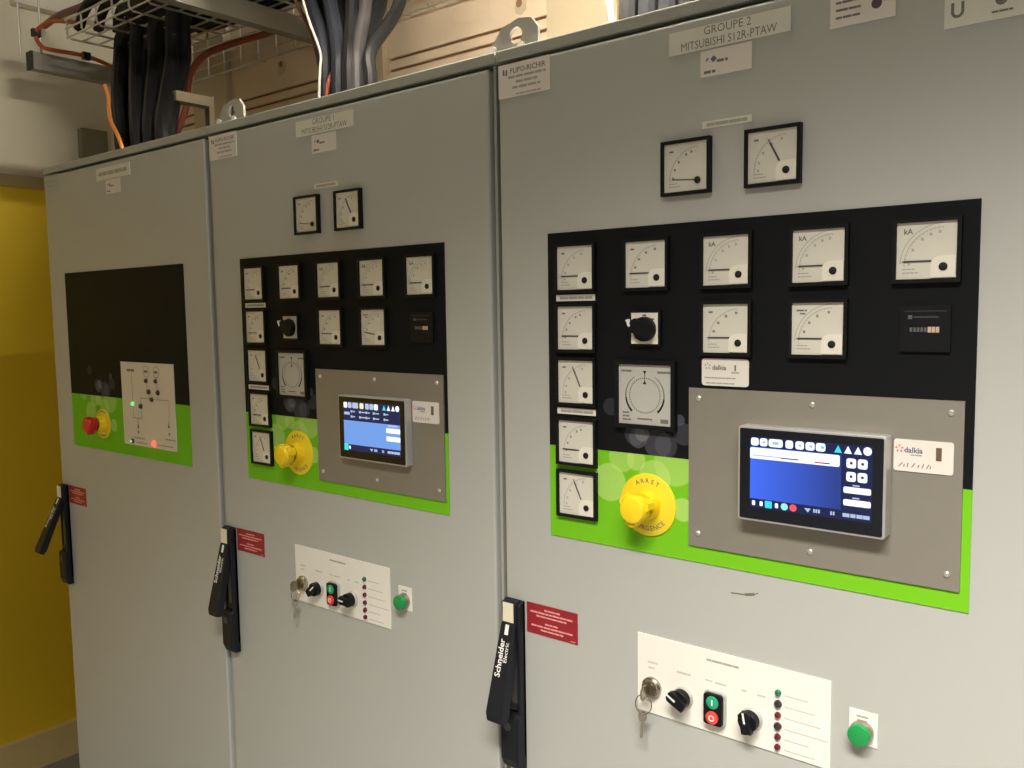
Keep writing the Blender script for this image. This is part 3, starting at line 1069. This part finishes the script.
    for k, (a, b) in enumerate(((-0.026, -0.022), (-0.0205, -0.020), (-0.0165, -0.016), (-0.012, -0.0085), (-0.0055, -0.004), (-0.001, 0.001), (0.004, 0.0065), (0.0075, 0.0085))):
        mb.bar(a, -0.0135, b, -0.0085 if k % 3 != 1 else -0.010, 0.0010, -0.0014, -0.0012, INK)
    prt(s, mb, 'sticker_print')
    if right:
        s = flat(root, 'service_sticker', 0.3545, 0.4205, 1.4985, 1.5345, PAPER, 'white sticker with dotted logo above the screen plate', t=0.0012, y=0.0015, r=0.004)
        mb = MB()
        dots_logo(mb, -0.0245, 0.0080, 0.0034, -0.0014, INKL)
        mb.text('dalkia', -0.008, 0.0060, 0.0088, -0.0014, INK, bold=0.0002)
        mb.bar(0.0145, 0.002, 0.0145, 0.010, 0.0022, -0.0014, -0.0012, INK)
        mb.words(0.009, 0.020, 0.0000, 0.002, -0.0013, INKL, 1, .2)
        mb.words(-0.029, 0.015, -0.0075, 0.0018, -0.0013, INKL, 2, .3)
        mb.words(-0.027, 0.016, -0.0145, 0.0016, -0.0013, INKL, 5, .5)
        prt(s, mb, 'sticker_print')
        # two papers at the top right
        s = flat(root, 'paper_notice', 0.517, 0.590, 1.926, 1.974, PAPER, 'white paper label with purple print at the top of the door', t=0.0008)
        mb = MB()
        for k in range(4):
            mb.words(-0.030, 0.000 - 0.006 * (k == 0), 0.012 - 0.0085 * k, 0.0026, -0.0009, mat('purple_ink', (0.20, 0.14, 0.19), .6), k, .3)
        mb.cyl(0.016, -0.006, 0.006, -0.0008, -0.0010, mat('purple_dark', (0.10, 0.05, 0.08), .6), 12)
        mb.cyl(0.025, 0.0, 0.005, -0.0008, -0.0010, mat('purple_dark', (0.10, 0.05, 0.08), .6), 12)
        prt(s, mb, 'print')
        s = flat(root, 'paper_notice', 0.641, 0.745, 1.900, 1.968, TAPE, 'cream paper label with two grey symbols at the top of the door', t=0.0008)
        mb = MB()
        mb.arc(-0.039, -0.018, 0.0035, 0.0065, 180, 360, -0.0010, -0.0008, INK, 10)
        mb.box(-0.0455, -0.0425, -0.0010, -0.0008, -0.018, -0.008, INK)
        mb.box(-0.0355, -0.0325, -0.0010, -0.0008, -0.018, -0.008, INK)
        mb.cyl(0.003, -0.014, 0.006, -0.0008, -0.0010, INK, 14)
        mb.words(-0.006, 0.014, -0.026, 0.0022, -0.0009, INK, 3, .3)
        prt(s, mb, 'print')
        mb = MB()
        mb.bar(-0.020, -0.0015, 0.0, 0.0, 0.0018, -0.0002, 0, SMUDGE)
        mb.bar(0.0, 0.0, 0.013, 0.003, 0.0036, -0.0002, 0, SMUDGE)
        mb.bar(0.013, 0.003, 0.018, 0.0055, 0.0014, -0.0002, 0, SMUDGE)
        link('scuff_mark', mb.mesh('scuff_mark'), root, (0.417, 0, 1.2235 + B), label='small dark scuff on the paint below the green edge')
    # control strip
    s = flat(root, 'control_strip', 0.2545, 0.5320, 1.0215, 1.1360, WHITE, 'white control strip with switches and a column of lamps', t=0.002)
    X0, Z0 = (0.2545 + 0.5320) / 2, (1.0215 + 1.1360) / 2
    mb = MB()
    y = -0.0021

    def wd(x0, x1, z, h, sd, m=INKF):
        mb.words(x0 - X0, x1 - X0, z - Z0, h, y, m, sd, .2)
    wd(0.363, 0.413, 1.1225, 0.0030, 1, INKL)
    wd(0.271, 0.287, 1.0965, 0.0024, 2)
    wd(0.272, 0.282, 1.0885, 0.0024, 3)
    wd(0.318, 0.339, 1.0935, 0.0028, 4)
    wd(0.361, 0.372, 1.0935, 0.0018, 5)
    wd(0.376, 0.392, 1.0930, 0.0022, 6)
    wd(0.414, 0.421, 1.0930, 0.0024, 7)
    wd(0.436, 0.447, 1.0925, 0.0024, 8)
    zl = (1.1035, 1.0885, 1.0735, 1.0585, 1.0445, 1.0305)
    for k, z in enumerate(zl):
        wd(0.473, 0.473 + (0.030, 0.042, 0.047, 0.056, 0.032, 0.040)[k], z - 0.002, 0.0016, 10 + k)
    prt(s, mb, 'lettering')
    lm = (LEDG, LEDK, LEDR, LEDK, LEDR, LEDR) if right else (LEDG, LEDR, LEDR, LEDR, LEDR, LEDR)
    for k, z in enumerate(zl):
        rr = 0.0052 if lm[k] is LEDK else 0.0042
        link('signal_lamp', MB().lathe(0, 0, [(rr, 0), (rr, -0.002), (rr * 0.75, -0.0042), (rr * 0.3, -0.005)], lm[k], 18).mesh('signal_lamp', True), root, (0.4645, -0.002, z + B),
             label=None if k else 'small dark green lamp at the head of the lamp column')
    # key switch
    o = link('key_switch', MB().lathe(0, 0, [(0.0150, 0), (0.0150, -0.004), (0.0125, -0.006), (0.0125, -0.009)], CHROME, 28).mesh('key_switch', True), root, (0.2785, -0.002, 1.0605 + B), label='chrome key switch')
    link('barrel', MB().lathe(0, 0, [(0.0085, -0.009), (0.0085, -0.0105)], mat('dark_brass', (0.22, 0.18, 0.11), .35, metal=.9), 20).mesh('barrel'), o)
    panel_knob(root, 0.3285, 1.0600, 150 if right else 40, 'black selector knob left of the push buttons', 0.002)
    panel_knob(root, 0.4290, 1.0585, 100 if right else 178, 'black selector knob right of the push buttons', 0.002)
    # double push button
    o = link('push_button_unit', MB().rbox(-0.0155, 0.0155, -0.006, 0, -0.0235, 0.0235, 0.006, COLLAR).mesh('push_button_unit'), root, (0.3775, -0.002, 1.0590 + B), label='double push button, green above red')
    link('insert', MB().rbox(-0.0135, 0.0135, -0.011, -0.006, -0.0215, 0.0215, 0.004, BLACK).mesh('insert'), o)
    b1 = MB().lathe(0, 0.0105, [(0.0088, -0.011), (0.0088, -0.0125), (0.0080, -0.013)], BGREEN, 24)
    b1.bar(0, 0.0065, 0, 0.0145, 0.0020, -0.0133, -0.0129, LETW)
    link('green_button', b1.mesh('green_button', True), o)
    b2 = MB().lathe(0, -0.0105, [(0.0088, -0.011), (0.0088, -0.0140), (0.0080, -0.0145)], BRED, 24)
    b2.arc(0, -0.0105, 0.0028, 0.0042, 0, 360, -0.0148, -0.0144, LETW, 20)
    link('red_button', b2.mesh('red_button', True), o)
    # green lamp to the right
    o = flat(root, 'lamp_plate', 0.5545, 0.5880, 1.0665, 1.1090, WHITE, 'small white plate behind the green lamp', t=0.0015)
    mb = MB()
    mb.words(-0.008, 0.006, 0.014, 0.0022, -0.0016, INKL, 1, .2)
    mb.words(-0.007, 0.007, 0.009, 0.0022, -0.0016, INKL, 2, .2)
    prt(o, mb)
    o = link('green_lamp', MB().lathe(0, 0, [(0.0140, 0), (0.0140, -0.006), (0.0125, -0.010)], CHROME, 28).mesh('green_lamp', True), root, (0.5705, -0.0015, 1.0835 + B), label='round green indicator lamp')
    link('lens', MB().lathe(0, 0, [(0.0130, -0.006), (0.0136, -0.013), (0.0128, -0.0165), (0.0085, -0.0180)], LGREEN, 32).mesh('lens', True), o)
    key_things(0.2785, 1.0605, ox, 'keys on a ring hanging in the key switch of the ' + W_)
    return root


c3 = group_cabinet(OX3, 2, 'right-hand grey control cabinet with dark blue screen and two paper labels at its top')
c2 = group_cabinet(OX2, 1, 'middle grey control cabinet with pale blue screen, between the two others')
c1 = cabinet(OX1, 'left', 'left grey control cabinet with red stop knob and white mimic board')
# the left cabinet: sticker, name plate, mimic board, red stop
s = flat(c1, 'company_sticker', 0.010, 0.094, 1.932, 1.976, mat('faded_sticker', (0.40, 0.41, 0.38), 0.5), 'faded grey sticker in the top left corner of the door')
prt(s, MB().words(-0.03, 0.03, 0.006, 0.004, -0.0011, mat('faded_ink', (0.33, 0.34, 0.31), .6), 2).words(-0.03, 0.02, -0.006, 0.004, -0.0011, mat('faded_ink', (0.3, 0.3, 0.3), .6), 3))
name_plate(c1, None, None)
stop_button(c1, True, 'red emergency stop knob on a yellow disc')
bd = flat(c1, 'mimic_board', 0.380, 0.624, 1.284, 1.488, mat('mimic_board', (0.70, 0.62, 0.52), .5), 'white mimic board with a wiring diagram and lamps', t=0.002, y=0.0015)
mb = MB()
bx, bz, y = 0.502, 1.386, -0.0021


def ln(x0, z0, x1, z1, w=0.0022, m=INKL):
    mb.bar(x0 - bx, z0 - bz, x1 - bx, z1 - bz, w, y - 0.0001, y + 0.0001, m)


for gx in (0.502, 0.548):
    mb.arc(gx - bx, 1.467 - bz, 0.0125, 0.0145, 0, 360, y - 0.0001, y + 0.0001, INKL, 24)
    mb.words(gx - 0.010 - bx, gx + 0.011 - bx, 1.467 - bz, 0.006, y, INK, 4, .2)
    ln(gx, 1.453, gx, 1.425)
ln(0.502, 1.425, 0.512, 1.405)
ln(0.548, 1.425, 0.553, 1.405)
ln(0.470, 1.402, 0.600, 1.402)
ln(0.600, 1.402, 0.596, 1.348)
ln(0.470, 1.402, 0.472, 1.352)
ln(0.432, 1.463, 0.432, 1.352)
ln(0.430, 1.352, 0.474, 1.352)
ln(0.452, 1.352, 0.452, 1.318)
mb.words(0.410 - bx, 0.452 - bx, 1.468 - bz, 0.006, y, INK, 7, .2)
for gx, gz in ((0.452, 1.334), (0.594, 1.344)):
    mb.prism([(gx - 0.005 - bx, gz - 0.006 - bz), (gx + 0.005 - bx, gz - 0.006 - bz), (gx - bx, gz + 0.008 - bz)], y - 0.0001, y, INK)
mb.prism([(0.590 - bx, 1.326 - bz), (0.595 - bx, 1.318 - bz), (0.600 - bx, 1.326 - bz)], y - 0.0001, y, INK)
mb.prism([(0.446 - bx, 1.320 - bz), (0.451 - bx, 1.312 - bz), (0.456 - bx, 1.320 - bz)], y - 0.0001, y, INK)
mb.words(0.430 - bx, 0.480 - bx, 1.303 - bz, 0.004, y, INKL, 8, .2)
mb.words(0.575 - bx, 0.620 - bx, 1.310 - bz, 0.004, y, INKL, 9, .2)
mb.words(0.438 - bx, 0.495 - bx, 1.2915 - bz, 0.003, y, INKL, 10, .2)
mb.words(0.540 - bx, 0.610 - bx, 1.2935 - bz, 0.003, y, INKL, 11, .2)
prt(bd, mb, 'diagram_print')
for lx, lz, m_, r_ in ((0.432, 1.386, LITG, 0.0055), (0.471, 1.382, LEDK, 0.0065), (0.502, 1.445, LEDK, 0.0055), (0.546, 1.446, LEDK, 0.0055), (0.512, 1.419, LEDK, 0.0065),
                       (0.554, 1.419, LEDK, 0.0065), (0.524, 1.401, LEDK, 0.0060), (0.423, 1.2935, LEDG, 0.0060), (0.524, 1.2955, LITR, 0.0075)):
    o = link('lamp', MB().lathe(0, 0, [(r_, 0), (r_, -0.002), (r_ * .7, -0.005)], m_, 16).mesh('lamp', True), bd, (lx - bx, -0.002, lz - bz))
    if m_ is LITR:
        o['label'] = 'lit red lamp'
    if m_ is LITG:
        o['label'] = 'lit green lamp'
    if m_ is LEDG:
        link('lamp_tip', MB().lathe(0, 0, [(0.003, -0.005), (0.002, -0.007)], LITG, 12).mesh('lamp_tip'), o)

for rt_, out in ((c3, 0.035), (c2, 0.031), (c1, 0.062)):
    h, lv, ang = handle(rt_, out, 'black swing handle, pulled open' if out > .05 else 'black swing handle with white lettering')
    handle_lettering(h, out)
for rt_ in (c3, c2):
    lifting_eye(rt_, 0.020 + (0.0 if rt_ is c3 else 0.033))

# strip lamp hung under the channels above the cabinets
lamp = bpy.data.objects.new('strip_lamp', None)
COL.objects.link(lamp)
lamp.location = (-0.22, 0.075, 2.44 + B)
thing(lamp, 'fluorescent strip lamp hung under the channels above the right-hand cabinet', 'lamp')
mb = MB().box(-0.63, 0.63, -0.03, 0.03, -0.022, 0.0, TRUNK)
mb.box(-0.63, -0.612, -0.014, 0.014, -0.055, -0.022, TRUNK).box(0.612, 0.63, -0.014, 0.014, -0.055, -0.022, TRUNK)
link('housing', mb.mesh('housing'), lamp)
link('tube', MB().tube([(-0.612, 0, -0.040), (0.612, 0, -0.040)], 0.013, em('lit_tube', (1.0, 0.90, 0.76), 135.0), 12).mesh('tube', True), lamp)

# unseen batten lamp added across the ceiling to brighten the left wall
lamp = bpy.data.objects.new('added_fill_lamp', None)
COL.objects.link(lamp)
lamp.location = (-0.35, 0.10, CEIL)
thing(lamp, 'unseen fill lamp added on the ceiling above the cabinet row', 'lamp')
mb = MB().box(-0.03, 0.03, -0.32, 0.32, -0.035, 0.0, TRUNK)
mb.box(-0.014, 0.014, -0.32, -0.302, -0.075, -0.035, TRUNK).box(-0.014, 0.014, 0.302, 0.32, -0.075, -0.035, TRUNK)
link('housing', mb.mesh('housing'), lamp)
link('tube', MB().tube([(0, -0.302, -0.058), (0, 0.302, -0.058)], 0.013, em('added_fill_tube', (1.0, 0.93, 0.80), 300.0), 12).mesh('tube', True), lamp)

# ------------------------------------------------------------------ above the cabinets: struts, trays, cables
ZS = 2.44 + B


def strut(x, y0, label):
    e = bpy.data.objects.new('support_channel', None)
    COL.objects.link(e)
    e.location = (x, WB, ZS)
    thing(e, label, 'bracket', 'steel channels carrying the cable trays')
    L_ = WB - y0
    mb = MB()
    w, h, t = 0.0205, 0.058, 0.003
    mb.box(-w, -w + t, -L_, 0, 0, h, GALVD)
    mb.box(w - t, w, -L_, 0, 0, h, GALVD)
    mb.box(-w + t, w - t, -L_, 0, 0, t, GALVD)
    mb.box(-w + t, -w + 0.009, -L_, 0, h - t, h, GALVD)
    mb.box(w - 0.009, w - t, -L_, 0, h - t, h, GALVD)
    link('channel', mb.mesh('channel'), e)
    link('end_cap', MB().box(-w - 0.001, w + 0.001, -L_ - 0.006, -L_, -0.001, h + 0.001, RUBBER).mesh('end_cap'), e)
    mb = MB().box(-0.03, 0.03, -0.006, 0, -0.04, h + 0.04, GALVD)
    link('wall_plate', mb.mesh('wall_plate'), e)
    return e


strut(-2.6, 0.28, 'galvanised channel with a dark end cap beside the left wall')
strut(-1.65, 0.05, 'galvanised channel reaching forward over the seam of the left and middle cabinets')
strut(0.25, 0.02, 'galvanised channel over the right-hand cabinet')
strut(-0.70, 0.02, 'galvanised channel over the middle and right-hand cabinets')


def tray(y0, y1, z, h, x0, x1, label):
    e = bpy.data.objects.new('wire_cable_tray', None)
    COL.objects.link(e)
    e.location = (x0, y0, z)
    thing(e, label, 'cable tray', 'wire mesh cable trays')
    W = y1 - y0
    L_ = x1 - x0
    lw = MB().tube([(0, 0, 0), (L_, 0, 0)], 0.0031, GALV, 6).mesh('long_wire', True)
    pos = [(0, h), (0, h / 2), (0.004, 0.0)] + [(W * k / 6, 0.0) for k in range(1, 6)] + [(W - 0.004, 0.0), (W, h / 2), (W, h)]
    for yy, zz in pos:
        link('long_wire', lw, e, (0, yy, zz + 0.0025))
    c = 0.012
    cw = MB().tube([(0, 0, h), (0, 0, c), (0, c, 0), (0, W - c, 0), (0, W, c), (0, W, h)], 0.0033, GALV, 6).mesh('cross_wire', True)
    x = 0.012
    while x < L_:
        link('cross_wire', cw, e, (x, 0, 0.0025 - 0.0045))
        x += 0.1
    return e


TZ = 2.503 + B
tray(0.30, 0.62, TZ, 0.054, -2.377, 0.9, 'wire mesh tray heaped with black cables above the cabinets')

# mesh tray fixed upright on the back wall
e = bpy.data.objects.new('wire_cable_tray', None)
COL.objects.link(e)
e.location = (-2.80, 0.765, 2.452 + B)
thing(e, 'wire mesh tray standing upright against the beige wall', 'cable tray', 'wire mesh cable trays')
L_ = 3.4
lw = MB().tube([(0, 0, 0), (L_, 0, 0)], 0.0031, GALV, 6).mesh('long_wire', True)
for k in range(5):
    link('long_wire', lw, e, (0, -0.004, k * 0.034))
cw = MB().tube([(0, 0.030, 0.004), (0, 0.008, 0.0), (0, 0.0, 0.006), (0, 0.0, 0.136)], 0.003, GALV, 6).mesh('cross_wire', True)
for k in range(34):
    link('cross_wire', cw, e, (0.02 + 0.1 * k, -0.0095, 0))


def cable(name, pts, r, m, label, cat='cable', group=None, steps=5, n=10):
    pts = [(x, y, z + B) for x, y, z in pts]
    o = link(name, MB().tube(pts, r, m, n, steps).mesh(name, True))
    thing(o, label, cat, group)
    return o


ORD = ('leftmost', 'second', 'third', 'fourth', 'fifth', 'sixth', 'seventh', 'eighth', 'ninth', 'tenth')
rnd = random.Random(7)
# bundle into the left cabinet: down from the tray (x, y at the cabinet; x, y, z half way; x, y, z under the tray; radius)
b1 = [(-1.795, 0.17, -2.028, 0.285, 2.255, -2.225, 0.40, 2.433, .021, CABLE), (-1.848, 0.23, -2.083, 0.345, 2.274, -2.288, 0.46, 2.457, .021, CABLEB),
      (-1.690, 0.16, -1.894, 0.270, 2.231, -2.087, 0.38, 2.403, .021, CABLE), (-1.784, 0.24, -1.993, 0.355, 2.261, -2.197, 0.47, 2.442, .022, CABLEG),
      (-1.641, 0.17, -1.833, 0.285, 2.223, -2.010, 0.40, 2.392, .022, CABLE), (-1.720, 0.24, -1.904, 0.350, 2.246, -2.062, 0.46, 2.415, .022, CABLE),
      (-1.581, 0.17, -1.748, 0.280, 2.209, -1.895, 0.39, 2.369, .021, CABLE), (-1.651, 0.23, -1.792, 0.330, 2.225, -1.896, 0.43, 2.377, .021, CABLE),
      (-1.861, 0.27, -2.097, 0.395, 2.285, -2.360, 0.52, 2.483, .021, CABLE)]
for i, (xe, ye, xm, ym, zm, xt, yt, zt, r, m_) in enumerate(b1):
    yl, zz = ((.415, 2.53), (.55, 2.53), (.325, 2.53), (.46, 2.575), (.46, 2.53), (.595, 2.53), (.37, 2.53), (.505, 2.53), (.55, 2.575))[i]
    cable('power_cable', [(xe + .03, ye - .01, 2.001), (xe, ye, 2.09), (xm, ym, zm), (xt, yt, zt), (xt - 0.005, yt + .01, 2.495), (xt + 0.07, yt * .6 + yl * .4, zz), (xt + 0.3, yl, zz), (0.85, yl, zz)], r, m_,
          f'thick dark cable, {ORD[i]} from the left in the bundle dropping into the left cabinet' if i < 8 else 'thick dark cable at the back of the bundle dropping into the left cabinet', 'cable', 'cables into the left cabinet')
# bundle into the middle cabinet
b2 = [(-1.015, 0.25, -1.041, 0.27, 2.202, -1.199, 0.36, 2.367, .017, CABLEB, -1), (-1.059, 0.31, -1.093, 0.33, 2.225, -1.242, 0.42, 2.392, .018, CABLE, -1),
      (-0.958, 0.24, -0.981, 0.26, 2.188, -1.111, 0.35, 2.345, .017, CABLEB, -1), (-1.016, 0.31, -1.042, 0.33, 2.215, -1.157, 0.42, 2.373, .018, CABLE, -1),
      (-0.921, 0.24, -0.940, 0.26, 2.180, -1.043, 0.36, 2.332, .016, CABLE, 1), (-0.906, 0.25, -0.925, 0.27, 2.179, -1.017, 0.38, 2.331, .015, CABLEG, 1),
      (-0.954, 0.31, -0.972, 0.33, 2.201, -1.033, 0.44, 2.350, .018, CABLE, 1), (-0.864, 0.25, -0.883, 0.27, 2.171, -0.923, 0.40, 2.315, .015, CABLE, 1),
      (-1.008, 0.33, -1.033, 0.35, 2.217, -1.181, 0.46, 2.388, .019, CABLE, 1)]
for i, (xe, ye, xm, ym, zm, xt, yt, zt, r, m_, sg) in enumerate(b2):
    yl, zz = .33 + .033 * ((i * 4) % 9), 2.665
    cable('power_cable', [(xe, ye, 2.001), (xe, ye, 2.10), (xm, ym, zm), (xt, yt, zt), (xt * 1.6 - xm * .6, yt + .04, 2.485), (xt * 1.6 - xm * .6 + .03 * sg, yt * .5 + yl * .5, 2.62), (xt * 1.6 - xm * .6 + .14 * sg, yl, zz), (xt + .6 * sg, yl, zz)], r, m_,
          f'thick dark cable, {ORD[i]} from the left in the bundle dropping into the middle cabinet' if i < 8 else 'thick dark cable at the back of the bundle dropping into the middle cabinet', 'cable', 'cables into the middle cabinet')
# bundle into the right cabinet
for i in range(5):
    xe = -0.245 + 0.040 * i
    cable('power_cable', [(xe, .30, 2.001), (xe, .30, 2.14), (xe - .02 + .02 * i, .36, 2.34), (xe - .03 + .03 * i, .42, 2.49), (xe + .03, .36 + .045 * i, 2.68), (xe + .14, .36 + .05 * i, 2.715), (xe + .7, .36 + .05 * i, 2.715)], 0.0185, (CABLE, CABLEB, CABLEB, CABLE, CABLEB)[i],
          f'thick dark cable, {ORD[i]} from the left in the bundle dropping into the right-hand cabinet', 'cable', 'cables into the right-hand cabinet')
# more cables lying in the tray
for i in range(6):
    yt = 0.335 + 0.05 * i
    zz = 2.618
    cable('power_cable', [(-2.36 + .03 * (i % 3), yt, 2.535), (-2.2, yt, zz), (-1.5, yt + .01, zz), (-0.6, yt, zz + .01), (0.85, yt, zz)], 0.016, CABLE,
          f'black cable lying in the wire tray, {ORD[i]} from its front edge', 'cable', 'cables lying in the tray', 4)
# coloured cables
cable('orange_conduit', [(-2.03, .40, 2.001), (-2.03, .44, 2.10), (-2.025, .48, 2.20), (-2.015, .50, 2.26), (-2.015, .52, 2.365), (-2.025, .58, 2.44), (-1.985, .64, 2.478), (-1.807, .69, 2.497), (-1.557, .70, 2.512), (-1.0, .70, 2.515), (0.5, .70, 2.515)], 0.0105, mat('rust_orange_cable', (0.27, 0.055, 0.025), 0.5),
      'orange cable rising beside the black bundle and turning along the wall', 'cable', None, 5)
cable('copper_braid', [(-1.835, .15, 2.235), (-1.808, .145, 2.196), (-1.79, .135, 2.161), (-1.75, .12, 2.117), (-1.712, .12, 2.069), (-1.69, .125, 2.001)], 0.0055, COPPER,
      'bright bare copper earth wire in front of the black bundle', 'wire')
cable('orange_wire', [(-2.36, .335, 2.555), (-2.46, .30, 2.575), (-2.538, .28, 2.558), (-2.545, .28, 2.532), (-2.555, .30, 2.512), (-2.55, .33, 2.506), (-2.566, .45, 2.514), (-2.576, .55, 2.500), (-2.50, .66, 2.44), (-2.40, .72, 2.40)], 0.007, ORANGE,
      'thin orange wire drooping over the channel by the left wall', 'wire')
cable('rust_cable', [(-2.80, .42, 2.659), (-2.629, .40, 2.655), (-2.404, .39, 2.64), (-2.1, .40, 2.66), (-1.7, .40, 2.66), (-1.3, .42, 2.74), (0.3, .42, 2.76)], 0.012, BROWNC, 'rust brown cable running from the left wall over the tray', 'cable')
cable('white_wire', [(-0.985, .205, 2.001), (-0.990, .21, 2.08), (-0.990, .215, 2.14), (-1.000, .225, 2.18), (-1.095, .27, 2.285), (-1.20, .33, 2.40), (-1.25, .36, 2.50), (-1.20, .37, 2.655), (-1.0, .38, 2.70), (-0.6, .38, 2.70)], 0.0032, WHITEC, 'thin white wire along the left of the middle bundle', 'wire')
cable('white_wire', [(-0.262, .27, 2.001), (-0.265, .28, 2.08), (-0.281, .29, 2.157), (-0.31, .34, 2.32), (-0.33, .42, 2.48), (-0.30, .34, 2.66), (-0.1, .33, 2.70), (0.2, .33, 2.70)], 0.006, WHITEC, 'white wire on the left of the cables over the right-hand cabinet', 'wire')
cable('orange_wire', [(-1.005, .235, 2.001), (-1.000, .238, 2.06), (-0.995, .24, 2.11), (-1.00, .262, 2.15), (-1.01, .29, 2.20)], 0.0045, ORANGE, 'short orange wire in front of the middle bundle', 'wire')
cable('orange_wire', [(-1.18, .37, 2.20), (-1.215, .38, 2.28), (-1.26, .38, 2.36), (-1.30, .38, 2.43), (-1.33, .40, 2.52), (-1.34, .42, 2.62), (-1.2, .42, 2.70), (-0.9, .42, 2.71)], 0.005, BROWNC, 'thin brown wire slanting past the channel left of the middle bundle', 'wire')
# threaded rods from the ceiling
for x_, y_, lb in ((-2.652, .27, 'thin threaded rod hanging left of the channel end'), (-2.585, .31, 'thin threaded rod that carries the channel by the left wall')):
    o = link('threaded_rod', MB().tube([(0, 0, 2.50 + B), (0, 0, CEIL)], 0.004, GALV, 8).mesh('threaded_rod', True), None, (x_, y_, 0))
    thing(o, lb, 'rod', 'threaded rods')
# black clamps on the orange wire
for x_, y_, z_, lb in ((-2.548, .28, 2.55, 'small black clamp at the bend of the orange wire'), (-2.568, .455, 2.515, 'small black clamp on the orange wire above the channel')):
    o = link('cable_clamp', MB().rbox(-0.011, 0.011, -0.012, 0.012, -0.013, 0.013, 0.004, BLACKM).mesh('cable_clamp'), None, (x_, y_, z_ + B))
    thing(o, lb, 'clamp', 'cable clamps')

# angle bracket standing on the left cabinet
e = bpy.data.objects.new('angle_bracket', None)
COL.objects.link(e)
e.location = (-1.75, 0.42, 2.0 + B)
thing(e, 'steel angle bracket standing on the left cabinet behind the orange cable', 'bracket')
link('post', MB().box(-0.02, 0.02, -0.006, 0.0, 0.0, 0.235, TANS).mesh('post'), e)
link('flange', MB().box(0.017, 0.02, -0.016, -0.006, 0, 0.205, TANS).mesh('flange'), e)
link('arm', MB().box(-0.02, 0.02, -0.12, -0.006, 0.204, 0.232, TANS).mesh('arm'), e)

# things on the left wall
o = link('junction_box', MB().box(0, 0.035, -0.05, 0.05, -0.055, 0.055, BOXM).box(0.035, 0.038, -0.046, 0.046, -0.051, 0.051, BOXM).mesh('junction_box'), None, (WL, 0.585, 2.258 + B))
bevel(o, 0.003, 2)
thing(o, 'olive grey junction box on the cream wall above the left cabinet', 'junction box')
o = link('cable_trunking', MB().box(0, 0.05, 0, 0.47, 0, 0.10, TRUNK).box(0.05, 0.054, 0.002, 0.468, 0.006, 0.094, TRUNK).mesh('cable_trunking'), None, (WL, 0.32, 2.717 + B))
thing(o, 'white trunking high on the left wall', 'trunking')
